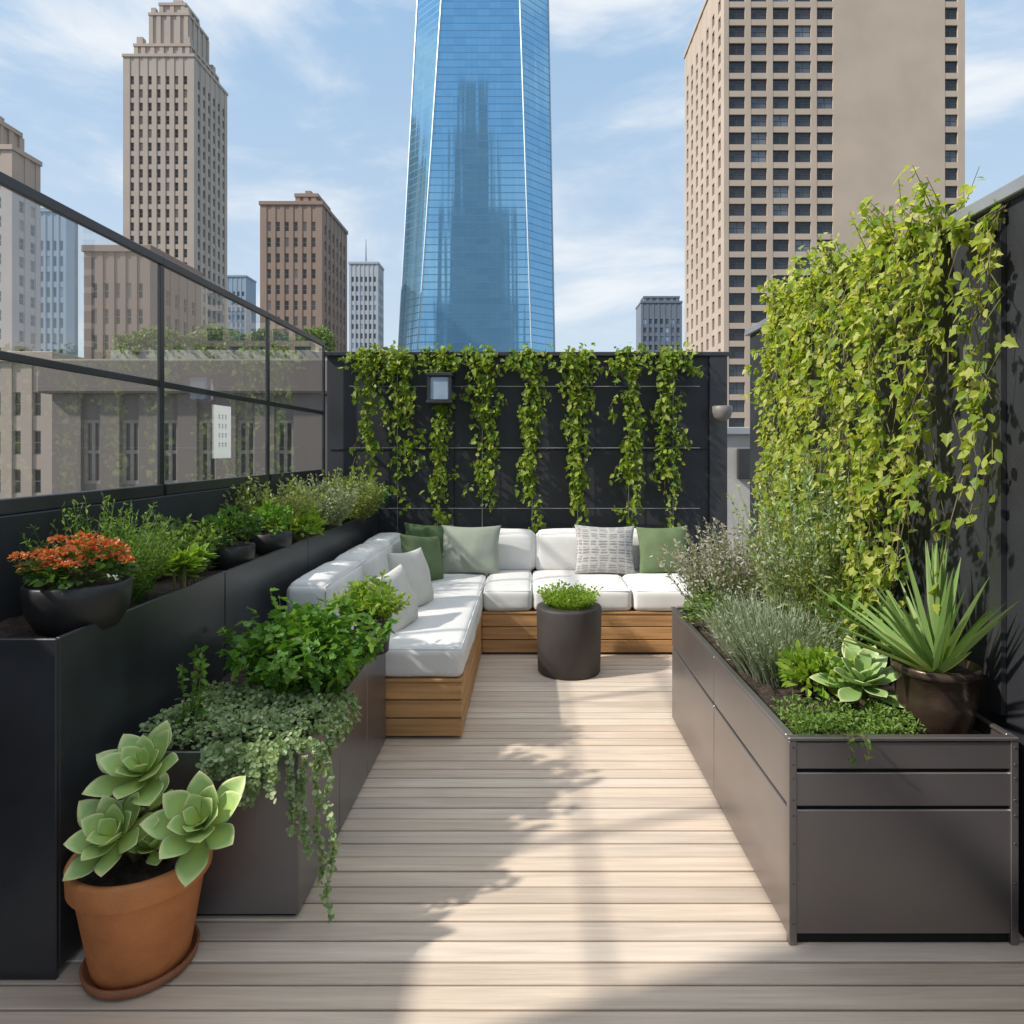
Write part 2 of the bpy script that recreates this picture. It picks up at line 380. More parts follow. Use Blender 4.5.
# left parapet
b = MB(); b.box(-2.06, -1.90, 1.206, 6.45, -.05, 1.36, 0, .004)
tag(part(b, 'parapet_wall', M_['wallblack']), 'low black parapet wall under the glass screen', 'wall')
b = MB(); b.box(-2.08, -1.90, -2.2, 1.20, -.05, 3.35, 0, .004)  # added wall out of view, there to cast shade on the front right deck
tag(part(b, 'shade_wall', M_['wallblack']), 'unseen tall black wall added beside the viewer to shade the front right of the deck', 'wall')
t = thing('glass_screen', 'black framed glass screen with two rows of panes above the parapet', 'screen', (-1.95,4,1.36))
posts = (1.23, 2.08, 3.59, 5.05, 6.42)
for yy in posts:
    b = MB(); b.box(-1.951, -1.931, yy-.02, yy+.02, 1.361, 2.571, 0, .003); part(b, 'post', M_['black'], t)
for z0, z1, xa, xb in ((1.362,1.42,-1.96,-1.92),(1.930,1.964,-1.946,-1.934),(2.572,2.616,-1.949,-1.927)):
    for a, c in zip(posts[:-1], posts[1:]):
        top = z1 > 2.5
        b = MB(); b.box(xa, xb, a+(.0205 if not top else 0), c-(.0205 if not top else .001), z0, z1, 0, .003)
        part(b, 'rail', M_['black'], t)
for a, c in zip(posts[:-1], posts[1:]):
    for z0, z1 in ((1.42,1.930),(1.964,2.572)):
        b = MB(); b.v = [(-1.941,a+.0206,z0+.001),(-1.941,c-.0206,z0+.001),(-1.941,c-.0206,z1-.001),(-1.941,a+.0206,z1-.001)]; b.face((0,1,2,3)); part(b, 'pane', M_['glass'], t)
# notice on glass
b = MB(); d = 4.30; zc = PZ(432, d); b.box(-1.936, -1.935, d-.12, d+.12, zc-.165, zc+.165)
no = part(b, 'notice', M_['paper']); tag(no, 'white paper notice stuck on the lower glass pane', 'notice')
for r_ in range(4):
    for c_ in range(3):
        b = MB(); yy = d-.06+c_*.045; zz = zc+.10-r_*.058
        b.box(-1.9345, -1.9338, yy, yy+.026, zz, zz+.004); b.box(-1.9337, -1.933, yy+.010, yy+.0145, zz-.022, zz+.012); b.box(-1.9345, -1.9338, yy+.002, yy+.024, zz-.014, zz-.010)
        part(b, 'character', M_['ink'], no)

# right wall
t = thing('side_wall', 'black wall on the right half hidden by leafy vines', 'wall', (1.68,3.5,0))
b = MB(); b.box(1.62, 1.76, 0, 5.03, -.05, 2.44); part(b, 'wall_panel', M_['wallblack'], t)
b = MB(); b.box(1.59, 1.79, -.02, 5.06, 2.442, 2.49, 0, .004); part(b, 'coping', M_['cap'], t)
for yy in (2.35, 3.3, 4.25):
    b = MB(); b.box(1.6, 1.618, yy-.03, yy+.03, .7, 2.43); part(b, 'batten', M_['black'], t)

# lamps
t = thing('wall_lantern', 'square black wall lantern with pale glass among the climbers', 'lamp', (PX(441,6.4),6.46,PZ(388,6.4)))
lx, lz = PX(441,6.4), PZ(388,6.4)
b = MB(); b.box(lx-.09, lx+.09, 6.42, 6.492, lz-.14, lz+.14, 0, .006); part(b, 'back_plate', M_['black'], t)
b = MB()
for sx in (-1,1):
    for yy in (6.27, 6.405): b.box(lx+sx*.1-.012, lx+sx*.1+.012, yy, yy+.014, lz-.125, lz+.10)
b.box(lx-.12, lx+.12, 6.26, 6.419, lz+.101, lz+.13, 0, .004); b.box(lx-.12, lx+.12, 6.26, 6.419, lz-.15, lz-.126, 0, .004)
part(b, 'frame', M_['black'], t)
b = MB(); b.box(lx-.085, lx+.085, 6.282, 6.40, lz-.12, lz+.095, 0, .008); part(b, 'glass_shade', M_['lampglass'], t)
t = thing('wall_lamp', 'small grey bowl shaped wall lamp on the end post', 'lamp', (PX(722,6.35),6.4,PZ(412,6.35)))
lx, lz = PX(722,6.35), PZ(412,6.35)
b = MB(); b.lathe([(0,-.085),(.04,-.08),(.075,-.05),(.09,0),(.092,.05),(.085,.055),(.08,.05),(.0,.045)], (lx,6.34,lz), 24); part(b, 'shade', M_['lampgrey'], t, True)
b = MB(); b.tube([(lx,6.40,lz+.02),(lx,6.47,lz+.02)], .018, n=10); b.box(lx-.04, lx+.04, 6.455, 6.469, lz-.03, lz+.07); part(b, 'bracket', M_['black'], t)

# ------------------------------------------------------------------ planters
def soil(mb, x0, x1, y0, y1, z, nx, ny, amp=.012):
    b = len(mb.v)
    for j in range(ny+1):
        for i in range(nx+1): mb.v.append((x0+(x1-x0)*i/nx, y0+(y1-y0)*j/ny, z+U(-amp,amp)))
    for j in range(ny):
        for i in range(nx): q = b+j*(nx+1)+i; mb.face((q,q+1,q+nx+2,q+nx+1))
# tall
t = thing('tall_planter', 'tall black planter running along the glass screen', 'planter', (-1.66,4.2,0))
b = MB(); b.box(-1.895, -1.43, 2.06, 2.075, 0, 1.03, 0, .003); part(b, 'front_panel', M_['black'], t)
for y0, y1 in ((2.077,3.2),(3.206,4.4),(4.406,5.5),(5.506,6.42)):
    b = MB(); b.box(-1.445, -1.43, y0, y1, .02, 1.03, 0, .003); part(b, 'side_panel', M_['black'], t)
b = MB(); b.box(-1.898, -1.455, 2.08, 6.42, .01, .90); part(b, 'core', M_['dark'], t)
b = MB(); soil(b, -1.898, -1.446, 2.077, 6.42, .985, 16, 120); part(b, 'soil', M_['soil'], t)
# low
t = thing('low_planter', 'low dark planter with trailing plants in front of the sofa', 'planter', (-1.1,3.05,0))
LX, LY0, LY1, LZ = -.79, 2.33, 3.74, .57
b = MB(); b.box(-1.428, LX, LY0, LY0+.012, .015, LZ, 0, .003); part(b, 'front_panel', M_['planter2'], t)
for y0, y1 in ((LY0+.013,2.83),(2.836,3.31),(3.316,LY1)):
    b = MB(); b.box(LX-.012, LX, y0, y1, .015, LZ, 0, .003); part(b, 'side_panel', M_['planter2'], t)
b = MB(); b.box(-1.428, LX-.02, LY1-.012, LY1, .015, LZ); part(b, 'rear_panel', M_['planter2'], t)
b = MB(); b.box(-1.426, LX-.016, LY0+.016, LY1-.014, 0, .48); part(b, 'core', M_['dark'], t)
b = MB(); soil(b, -1.426, LX-.012, LY0+.013, LY1-.013, .54, 16, 34); part(b, 'soil', M_['soil'], t)
# right
t = thing('steel_planter', 'large bronze grey steel planter with panel joints on the right', 'planter', (1.2,3.1,0))
X0, X1, Y0, Y1, ZT = .84, 1.575, 2.208, 4.04, .669
for z0, z1 in ((.035,.436),(.448,.556),(.568,.655)):
    b = MB(); b.box(X0+.02, X1-.02, Y0, Y0+.014, z0, z1, 0, .003); part(b, 'front_panel', M_['planter'], t)
for y0, y1 in ((Y0+.016,3.115),(3.122,Y1)):
    for z0, z1 in ((.02,.432),(.444,.655)):
        b = MB(); b.box(X0, X0+.014, y0, y1, z0, z1, 0, .003); part(b, 'side_panel', M_['planter'], t)
b = MB(); b.box(X0+.012, X1-.012, Y0+.012, Y1-.012, 0, .60); part(b, 'core', M_['dark'], t)
b = MB(); b.box(X1-.014, X1, Y0+.016, Y1, .02, .655); b.box(X0+.02, X1-.02, Y1-.010, Y1+.002, .02, .655); part(b, 'rear_panel', M_['planter'], t)
for xx in (X0-.003, X1-.022):
    b = MB(); b.box(xx, xx+.025, Y0-.004, Y0+.022, .0, .66, 0, .002); part(b, 'corner_trim', M_['planter'], t)
b = MB()
b.box(X0-.006, X1+.003, Y0-.007, Y0+.022, .6605, ZT+.004, 0, .003); b.box(X0-.006, X0+.022, Y0+.023, Y1+.004, .6605, ZT+.004, 0, .003)
b.box(X1-.02, X1+.003, Y0+.023, Y1+.004, .6605, ZT+.004, 0, .003); b.box(X0+.023, X1-.021, Y1-.018, Y1+.004, .6605, ZT+.004, 0, .003)
part(b, 'rim', M_['planter'], t)
for zz in (.07,.20,.33,.42,.47,.54,.585,.64):
    for xx in (X0+.010, X1-.010):
        b = MB(); b.box(xx-.0035, xx+.0035, Y0-.0068, Y0-.0042, zz-.0035, zz+.0035, 0, .0012); part(b, 'rivet', M_['rivet'], t)
b = MB(); soil(b, X0+.02, X1-.015, Y0+.02, Y1-.02, .628, 18, 44); part(b, 'soil', M_['soil'], t)

# ------------------------------------------------------------------ sofa
def cushion(mb, c, hx, hy, hz, r=.04, puff=.02, seed=0):
    def ax(h):
        e = [-h, -h+.12*r, -h+.35*r, -h+.65*r, -h+r]
        n = max(4, int(2*(h-r)/.05)); m = [-h+r+(2*(h-r))*i/n for i in range(1, n)]
        return e+m+[-x for x in e[::-1]]
    hs = (hx,hy,hz); A = [ax(h) for h in hs]; ids = {}
    def vert(p):
        k = tuple(round(q,5) for q in p)
        if k in ids: return ids[k]
        q = [max(-(h-r), min(h-r, x)) for x, h in zip(p, hs)]
        dv = V([x-y for x, y in zip(p, q)]); P = V(q)
        nn = dv.normalized() if dv.length > 1e-9 else V((0,0,0))
        P = P+nn*r
        u, v_, w = (p[0]/hx, p[1]/hy, p[2]/hz)
        pf = puff*((1-u**4)*(1-v_**4) if abs(w) > .999 else (1-u**4)*(1-w**4)*.6 if abs(v_) > .999 else (1-v_**4)*(1-w**4)*.6)
        wr = noise.noise(V((P.x*5+seed*7, P.y*5, P.z*5)))*.006+noise.noise(V((P.x*16+seed*3, P.y*16, P.z*16)))*.0022
        P = P+nn*(pf+wr)
        ids[k] = len(mb.v); mb.v.append((P.x+c[0], P.y+c[1], P.z+c[2])); return ids[k]
    for a in range(3):
        b_, c_ = (a+1)%3, (a+2)%3
        for sgn in (-1,1):
            for i in range(len(A[b_])-1):
                for j in range(len(A[c_])-1):
                    q = []
                    for di, dj in ((0,0),(1,0),(1,1),(0,1)):
                        p = [0,0,0]; p[a] = sgn*hs[a]; p[b_] = A[b_][i+di]; p[c_] = A[c_][j+dj]; q.append(vert(tuple(p)))
                    if sgn < 0: q = q[::-1]
                    mb.face(tuple(q))
t = thing('sectional_sofa', 'L shaped outdoor sofa with white cushions on a cedar plank base', 'sofa', (-.2,5.6,0))
SX0, SX1 = -.375, 1.42   # chaise right edge, back run right end
def planks(name, x0, x1, y0, y1, m):
    b = MB()
    for z0, z1 in ((.02,.115),(.122,.215),(.222,.318)): b.box(x0, x1, y0, y1, z0, z1, 0, .004)
    part(b, name, m, t)
planks('base_front', -.98, SX0-.0, 3.77, 3.80, M_['cedar_x'])
planks('base_side', SX0-.03, SX0-.001, 3.802, 5.33, M_['cedar_y'])
planks('base_front', SX0, SX1, 5.33, 5.36, M_['cedar_x'])
planks('base_end', SX1-.03, SX1, 5.362, 6.40, M_['cedar_y'])
b = MB(); b.box(-1.40, SX0-.035, 3.805, 6.40, .012, .315); b.box(SX0-.033, SX1-.032, 5.365, 6.40, .012, .315); part(b, 'base_core', M_['dark'], t)
b = MB(); b.box(-1.41, SX0+.006, 3.764, 6.41, .3185, .338, 0, .004); b.box(SX0+.007, SX1+.006, 5.324, 6.41, .3185, .338, 0, .004); part(b, 'base_top', M_['cedar_x'], t)
def cu(name, c, hx, hy, hz, r=.04, pipe=None, **k):
    b = MB(); cushion(b, c, hx, hy, hz, r=r, **k); o = part(b, name, M_['cushion'], t, True)
    # welt piping round the upper or front edge
    if pipe == 'z': A, B, C = (0,1,2); hs = (hx,hy,hz); sg = 1
    elif pipe == 'y': A, B, C = (0,2,1); hs = (hx,hz,hy); sg = -1
    else: A, B, C = (1,2,0); hs = (hy,hz,hx); sg = 1
    e = r*.29; f = r*.42; pts = []
    for sx, sy in ((-1,-1),(1,-1),(1,1),(-1,1)):
        p1 = (sx*(hs[0]-r), sy*(hs[1]-e), hs[2]-e); p2 = (sx*(hs[0]-f), sy*(hs[1]-f), hs[2]-f); p3 = (sx*(hs[0]-e), sy*(hs[1]-r), hs[2]-e)
        pts += [p1,p2,p3] if sx*sy < 0 else [p3,p2,p1]
    dense = []
    for i in range(len(pts)):
        a_, b_ = V(pts[i]), V(pts[(i+1)%len(pts)]); n = max(1,int((b_-a_).length/.06))
        for q in range(n): dense.append(a_.lerp(b_, q/n))
    w = []
    for p in dense:
        q = [0,0,0]; q[A] = p[0]; q[B] = p[1]; q[C] = p[2]*sg; w.append(V(q)+V(c))
    m = MB(); m.tube(w, .0062, n=6, closed=True); part(m, 'piping', M_['cushion'], o, True); return o
sz = .425
cu('seat_cushion', (-.79, 4.56, sz), .42, .80, .085, pipe='z', seed=1, puff=.012)
for x0, x1, sd in ((-.37,.02,3),(.02,.80,4),(.80,1.42,5)):
    cu('seat_cushion', ((x0+x1)/2, 5.78, sz), (x1-x0)/2-.004, .46, .085, pipe='z', seed=sd, puff=.014)
cu('seat_cushion', (-.79, 5.80, sz), .41, .43, .085, pipe='z', seed=2, puff=.012)
for y0, y1, sd in ((3.78,4.62,6),(4.62,5.42,7),(5.42,6.12,8)):
    cu('back_cushion', (-1.24, (y0+y1)/2, .68), .12, (y1-y0)/2-.006, .175, pipe='x', seed=sd, r=.05, puff=.022)
for x0, x1, sd in ((-1.12,-.68,9),(-.68,.05,10),(.05,.70,11),(.70,1.42,12)):
    cu('back_cushion', ((x0+x1)/2, 6.27, .675), (x1-x0)/2-.006, .10, .18, pipe='y', seed=sd, r=.05, puff=.022)

def pillow(label, m, loc, rot, w=.5, h=.44, th=.17, seed=0):
    b = MB(); n = 18; mat = Matrix.Rotation(rot[2],4,'Z') @ Matrix.Rotation(rot[0],4,'X') @ Matrix.Rotation(rot[1],4,'Y')
    ids = {}; uvs = []
    def vt(i, j, sg):
        k = (i,j,0) if i in (0,n) or j in (0,n) else (i,j,sg)
        if k in ids: return ids[k]
        u = -1+2*i/n; v = -1+2*j/n
        u2 = math.sin(u*PI/2); v2 = math.sin(v*PI/2)
        x = u2*w/2*(1-.09*(1-v2*v2)); z = v2*h/2*(1-.09*(1-u2*u2))
        y = sg*th/2*max(0,(1-u2*u2)*(1-v2*v2))**.42
        wr = noise.noise(V((x*7+seed*5, z*7, sg)))*.014+noise.noise(V((x*20+seed*5, z*20, sg)))*.004
        p = V((x,y+wr*(1 if k[2] else 0),z)); ids[k] = len(b.v); b.v.append(tuple(mat @ p)); return ids[k]
    for sg in (-1,1):
        for i in range(n):
            for j in range(n):
                q = [(i,j),(i+1,j),(i+1,j+1),(i,j+1)]
                if sg > 0: q = q[::-1]
                b.face(tuple(vt(a,c,sg) for a,c in q)); uvs += [(a/n,c/n) for a,c in q]
    b.uv = uvs
    o = bpy.data.objects.new('throw_pillow', b.mesh('throw_pillow', [m], True)); col.objects.link(o); o.location = loc
    tag(o, label, 'pillow'); return o
R_ = math.radians
pillow('deep green pillow leaning in the corner of the sofa, behind another', M_['pillow_dark'], (-.90,6.05,.74), (R_(-12),R_(4),R_(14)), .44,.42, seed=1)
pillow('moss green pillow standing in front of another at the sofa corner', M_['pillow_green'], (-.89,5.66,.70), (R_(-18),R_(8),R_(50)), .42,.40, seed=2)
pillow('sage grey pillow on the back run beside the corner', M_['pillow_sage'], (PX(470,6.0),6.02,.72), (R_(-16),0,R_(-3)), .54,.44, seed=3)
pillow('grey and white patterned pillow in the middle of the back run', M_['pattern'], (PX(605,6.0),6.01,.72), (R_(-16),R_(2),R_(4)), .54,.44, seed=4)
pillow('moss green pillow at the right end of the back run', M_['pillow_green'], (PX(664,6.0),6.03,.715), (R_(-15),R_(-2),R_(-3)), .46,.43, seed=5)
pillow('upright ivory pillow on the left run of the sofa', M_['pillow_white'], (-.82,4.75,.70), (R_(-16),R_(3),R_(72)), .46,.42, seed=7)
pillow('ivory pillow nearest the low planter on the left run', M_['pillow_white'], (-.83,4.22,.67), (R_(-18),R_(-3),R_(76)), .42,.38, seed=8)

# ------------------------------------------------------------------ plant helpers
def bush(mb, c, rad, n, L, W, shape='oval', up=.5, clumps=9, jit=.5, droop=.3, shell=.55):
    c = V(c); cl = []
    for i in range(clumps):
        d = rv(); d.z = abs(d.z)*1.0-.15
        cl.append((V((d.x*rad[0], d.y*rad[1], d.z*rad[2]))*U(.35,.75), U(.38,.62)))
    for i in range(n):
        o, sc = random.choice(cl); d = rv(); q = shell+(1-shell)*R()
        p = c+o+V((d.x*rad[0], d.y*rad[1], d.z*rad[2]))*sc*q
        out = (p-c+V((0,0,rad[2]*.3))).normalized()
        dr = (out*.7+d*.5+V((0,0,up))+rv(jit)).normalized()
        nn = (V((0,0,1))*.9+out*.4+rv(.6)).normalized()
        k = U(.65,1.15); mb.leaf(p, dr, nn, L*k, W*k, shape, .2, droop)
def stems(mb, c, rad, n, r=.004):
    c = V(c)
    for i in range(n):
        a = U(0,2*PI); q = U(.2,.8)
        e = c+V((math.cos(a)*rad[0]*q, math.sin(a)*rad[1]*q, rad[2]*U(.4,1.0)))
        m = c.lerp(e,.5)+rv(.02); mb.tube([c+rv(.01), m, e], r, r*.4)
def sprays(mb, sm, c, rad, h, n, lean, L, W, leaves=10, shape='narrow', tipmb=None, flat=0):
    c = V(c)
    for i in range(n):
        a = U(0,2*PI); q = math.sqrt(R()); b0 = c+V((math.cos(a)*rad[0]*q*.6, math.sin(a)*rad[1]*q*.6, 0))
        d = (V((math.cos(a)*lean*q, math.sin(a)*lean*q, 1))+rv(.15)).normalized(); hh = h*U(.6,1.1)*(1-.25*q)
        p0 = b0; pts = [p0]
        for k in range(1,4): pts.append(b0+d*(hh*k/3)+V((0,0,-lean*.12*hh*(k/3)**2))+rv(.008))
        sm.tube(pts, .0022, .0009, 3)
        for k in range(leaves):
            tt = U(.15,1); i0 = min(2,int(tt*3)); p = pts[i0].lerp(pts[i0+1], tt*3-i0)
            tgt = tipmb if (tipmb and tt > .7) else mb
            if flat: tgt.leaf(p, (d*.4+rv(.9)).normalized(), (V((0,0,1))+rv(.6)).normalized(), L*U(.6,1.1), W*U(.7,1.1), shape, .2, .35)
            else: tgt.leaf(p, (d*.9+rv(.9)).normalized(), rv(), L*U(.6,1.1), W, shape, .2, .15)
def plant(name, label, cat, loc, parts, group=None):
    t = thing(name, label, cat, loc, group)
    for nm, mb, m in parts:
        if mb.f: part(mb, nm, m, t, False)
    return t
def rosette(mb, c, axis, Rr, n, W=.3, T=.10, e0=5, e1=82, ph=0, sh=.66, curl=.14):
    c = V(c); ax = V(axis).normalized(); a = ax.cross(V((.2,1,.1))).normalized(); b = ax.cross(a)
    for i in range(n):
        k = i/(n-1); th = ph+i*2.39996; rd = a*math.cos(th)+b*math.sin(th)
        el = R_(e0+(e1-e0)*k**.9+U(-6,6)); L = Rr*(1-sh*k**1.2)*U(.9,1.08)
        d = rd*math.cos(el)+ax*math.sin(el); n_ = -rd*math.sin(el)+ax*math.cos(el)
        mb.fleshy(c+rd*Rr*.08*(1-k)+ax*Rr*.16*k, d, n_, L, L*W*(1+.2*k), L*T, curl)
def pot(mb, c, rt, rb, h, n=40, rim=.012, rimh=.02):
    mb.lathe([(0,.003),(rb*.9,.0),(rb,.006),(rb+(rt-rb)*.55,h*.5),(rt-rim*.6,h-rimh-.002),(rt,h-rimh),(rt+.001,h-.004),(rt-.004,h),(rt-rim,h),(rt-rim-.003,h-.03),(0,h-.032)], c, n)

# terracotta pot with succulents
tc = V((PX(142,2.13), 2.13, 0))
t = thing('potted_succulent', 'large pale green rosette succulent in a terracotta pot on a saucer', 'potted plant', tuple(tc))
b = MB(); b.lathe([(0,.002),(.14,.002),(.158,.012),(.164,.036),(.156,.038),(.148,.018),(0,.016)], tc, 48); part(b, 'saucer', M_['saucer'], t, True)
b = MB(); b.lathe([(0,.02),(.132,.018),(.138,.024),(.180,.272),(.186,.279),(.196,.281),(.200,.287),(.203,.348),(.198,.356),(.184,.356),(.180,.349),(.174,.31),(0,.308)], tc, 64); p_ = part(b, 'pot', M_['terra'], t, True)
b = MB(); b.lathe([(0,.332),(.1,.33),(.176,.32)], tc, 24)
for v_i, vv in enumerate(b.v): b.v[v_i] = (vv[0], vv[1], vv[2]+U(-.006,.006))
part(b, 'soil', M_['soil'], t)
def RP(px, py, d): return V((PX(px,d), d, PZ(py,d)))
rs = [(RP(146,776,2.17), (.0,-.62,1), .172, 17, 0), (RP(121,838,2.05), (-.12,-.95,1), .158, 16, 1.1), (RP(203,826,2.08), (.15,-.85,1), .172, 17, 2.0)]
for c_, ax, rr, nn, ph in rs:
    b = MB(); rosette(b, c_, ax, rr, nn, .265, .06, 12, 62, ph, .5, .10); part(b, 'rosette', M_['succ'], t, True)
    sm = MB(); sm.tube([tc+V((U(-.04,.04),U(-.04,.04),.31)), (tc+V((0,0,.31))).lerp(c_,.6), c_+V(ax).normalized()*.03], .016, .013, 8); part(sm, 'stem', M_['stem'], t, True)
b = MB(); rosette(b, tc+V((.05,-.03,.37)), (.1,-.3,1), .10, 14, .27, .06, 12, 66, 0, .5, .10); part(b, 'rosette', M_['succ'], t, True)
b = MB(); rosette(b, tc+V((-.02,.05,.44)), (-.1,-.2,1), .13, 14, .27, .06, 12, 66, 0, .5, .10); part(b, 'rosette', M_['succ'], t, True)

# low planter plants
cr = MB(); st = MB()
for i in range(4600):
    x, y = U(-1.36,-.80), U(2.35,2.92)
    h = .05+.05*noise.noise(V((x*6,y*6,0)))+.05*max(0,1-abs(y-2.5)/.4)
    p = V((x,y,.55+max(.01,h)*R()**.5)); cr.leaf(p, (rv()+V((0,-.2,.2))).normalized(), (V((0,-.2,1))+rv(.6)).normalized(), U(.010,.018), U(.011,.018), 'round', .15, .1)
def hang(mb, st, p, out, length, n, L, W, shape='round', spread=.018):
    pts = [V(p)]; q = V(p); k = max(4,int(length/.04))
    for i in range(k):
        f = min(1, i/2.5); dv = V(out)*(1-f)*.04+V((0,0,-1))*.04*f+V((U(-.012,.012),U(-.012,.012),0)); q = q+dv
        pts.append(q.copy())
    st.tube(pts, .0015, .001, 3)
    for i in range(n):
        tt = R()*(len(pts)-1.001); a = int(tt); c_ = pts[a].lerp(pts[a+1], tt-a)
        mb.leaf(c_+rv(spread*R()), (rv()+V(out)*.5).normalized(), (V(out)+V((0,0,.6))+rv(.6)).normalized(), L*U(.7,1.2), W*U(.7,1.2), shape, .15, .15)
for i in range(28):
    x = U(-1.12,-.80); ln = U(.05,.24)*(1.2 if x > -.95 else .7)
    hang(cr, st, (x,2.34,.585), (0,-1,.1), ln, int(ln*380)+18, .016, .016)
for i in range(22):
    y = U(2.34,2.85); ln = U(.05,.24)*(1.25 if y < 2.5 else .6)
    hang(cr, st, (-.80,y,.585), (1,0,.1), ln, int(ln*380)+18, .016, .016)
for ln, x in ((.66,-.77),(.58,-.785),(.46,-.83),(.36,-.87)): hang(cr, st, (x,2.34,.60), (.9,-.5,.1), ln, 210, .016, .016, spread=.015)
plant('trailing_plant', 'silvery creeping plant spilling over the corner of the low planter', 'plant', (-1.1,2.6,.55), [('leaves',cr,M_['silver']),('stem',st,M_['stem'])])
b = MB(); st = MB()
bush(b, (-.98,2.95,.73), (.24,.30,.18), 1200, .044, .044, 'lobed', .25, 18, .6, .35, .45); stems(st, (-.98,2.95,.54), (.22,.26,.3), 20)
sprays(b, st, (-.98,2.95,.56), (.26,.30), .50, 62, .85, .052, .050, 18, 'lobed', flat=1)
plant('leafy_bush', 'bushy fresh green plant with lobed leaves in the low planter', 'plant', (-.98,2.95,.54), [('leaves',b,M_['fern']),('stem',st,M_['stem'])])
b = MB(); st = MB()
for k in range(5):
    p0 = V((-1.22+U(-.04,.04),2.48+U(-.03,.03),.55)); e = p0+V((U(-.02,.06),U(-.03,.03),U(.22,.36))); st.tube([p0,p0.lerp(e,.5)+rv(.01),e],.003,.0012,4)
    for q in range(34): b.leaf(p0.lerp(e,U(.2,1)), (rv()+V((0,0,.5))).normalized(), rv(), U(.02,.036), .016, 'oval')
plant('herb_sprig', 'thin upright sprig beside the tall planter above the succulent', 'plant', (-1.22,2.48,.55), [('leaves',b,M_['fern']),('stem',st,M_['stem'])])
c_ = V((PX(372,3.55),3.55,.55)); b = MB(); st = MB(); pm = MB(); so = MB()
pot(pm, c_, .10, .085, .20); so.lathe([(0,.185),(.087,.18)], c_, 20)
sprays(b, st, c_+V((0,0,.18)), (.1,.1), .25, 85, 1.2, .052, .017, 15, 'oval')
t = plant('potted_foliage', 'yellow green leafy plant in a black pot at the sofa end of the low planter', 'potted plant', tuple(c_), [('leaves',b,M_['lime']),('stem',st,M_['stem']),('soil',so,M_['soil'])]); part(pm,'pot',M_['potblack'],t,True)
b = MB(); bush(b, (-.99,3.45,.58), (.2,.2,.08), 500, .03, .022, 'oval', .5, 8, .6)
bush(b, (-.86,3.02,.57), (.07,.2,.09), 260, .03, .022, 'oval', .2, 8, .6)
plant('ground_cover', 'low small leaved green cover along the inner edge of the low planter', 'plant', (-.95,3.5,.54), [('leaves',b,M_['fern'])])

# tall planter plants
zt = .985
c_ = V((-1.54,2.33,zt)); b = MB(); fl = MB(); st = MB(); pm = MB(); so = MB()
pm.lathe([(0,.0),(.09,0),(.12,.015),(.152,.07),(.160,.13),(.161,.165),(.154,.17),(.147,.165),(.14,.14),(0,.138)], c_, 48); so.lathe([(0,.152),(.142,.145)], c_, 24)
bush(b, c_+V((0,0,.2)), (.17,.17,.08), 420, .04, .026, 'oval', .5, 10, .5); stems(st, c_+V((0,0,.14)), (.15,.15,.15), 26, .003)
for k in range(70):
    a = U(0,2*PI); q = math.sqrt(R())*.165; hc = c_+V((math.cos(a)*q, math.sin(a)*q, .275-q*q*1.8+U(-.03,.045))); rr = U(.014,.024)
    for i in range(24):
        d = rv(); d.z = abs(d.z)*.8; fl.leaf(hc+V((d.x*rr,d.y*rr,d.z*rr*.6)), (d+rv(.5)).normalized(), (d+V((0,0,.5))).normalized(), U(.009,.015), .011, 'round', .2, 0)
t = plant('flower_bowl', 'black bowl of orange flower clusters at the front of the tall planter', 'potted plant', tuple(c_), [('leaves',b,M_['dark_g']),('flowers',fl,M_['orange']),('stem',st,M_['stem']),('soil',so,M_['soil'])]); part(pm,'bowl',M_['potblack'],t,True)
b = MB(); st = MB(); sprays(b, st, (-1.70,2.72,zt), (.22,.26), .46, 270, .62, .03, .0065, 22)
plant('feathery_bush', 'feathery fine leaved green bush behind the orange flowers', 'plant', (-1.70,2.72,zt), [('leaves',b,M_['feather']),('stem',st,M_['feather'])])
b = MB(); st = MB()
for k in range(6):
    cc = V((-1.47+U(-.04,.04),2.90+U(-.09,.09),zt+U(.05,.14))); st.tube([cc-V((0,0,.12)),cc],.006,n=5)
    for i in range(30):
        d = rv(); d.z = abs(d.z)+.15; b.leaf(cc, d, (V((0,0,1))+rv(.3)).normalized(), U(.06,.11), .046, 'oval', .3, .2)
plant('lime_rosette_plant', 'small glossy lime green plant between feathery bush and dark bowl', 'plant', (-1.47,2.90,zt), [('leaves',b,M_['lime']),('stem',st,M_['stem'])])
for (x, y, r_, lab, m_, nlf) in ((-1.55,3.55,.115,'dark bowl of small round leaved greenery, nearer of two on the tall planter','dark_g',520),(-1.53,4.05,.115,'dark bowl of light green foliage, farther of two on the tall planter','fern',420)):
    c_ = V((x,y,zt)); b = MB(); st = MB(); pm = MB(); so = MB()
    pm.lathe([(0,0),(.07,0),(.09,.01),(r_-.004,.06),(r_,.12),(r_-.006,.125),(r_-.014,.11),(0,.108)], c_, 36); so.lathe([(0,.118),(r_-.012,.114)], c_, 20)
    bush(b, c_+V((0,0,.20)), (.15,.15,.11), nlf, .04, .026, 'oval', .6, 10, .5); stems(st, c_+V((0,0,.11)), (.1,.1,.14), 14, .003)
    t = plant('plant_bowl', lab, 'potted plant', tuple(c_), [('leaves',b,M_[m_]),('stem',st,M_['stem']),('soil',so,M_['soil'])]); part(pm,'bowl',M_['potblack'],t,True)
b = MB(); st = MB(); bush(b, (-1.52,4.5,1.09), (.16,.2,.13), 420, .06, .024, 'narrow', .8, 9, .5); stems(st,(-1.52,4.5,zt),(.12,.12,.18),12)
plant('bright_shrub', 'bright green low shrub beyond the two dark bowls', 'plant', (-1.52,4.5,zt), [('leaves',b,M_['lime']),('stem',st,M_['stem'])])
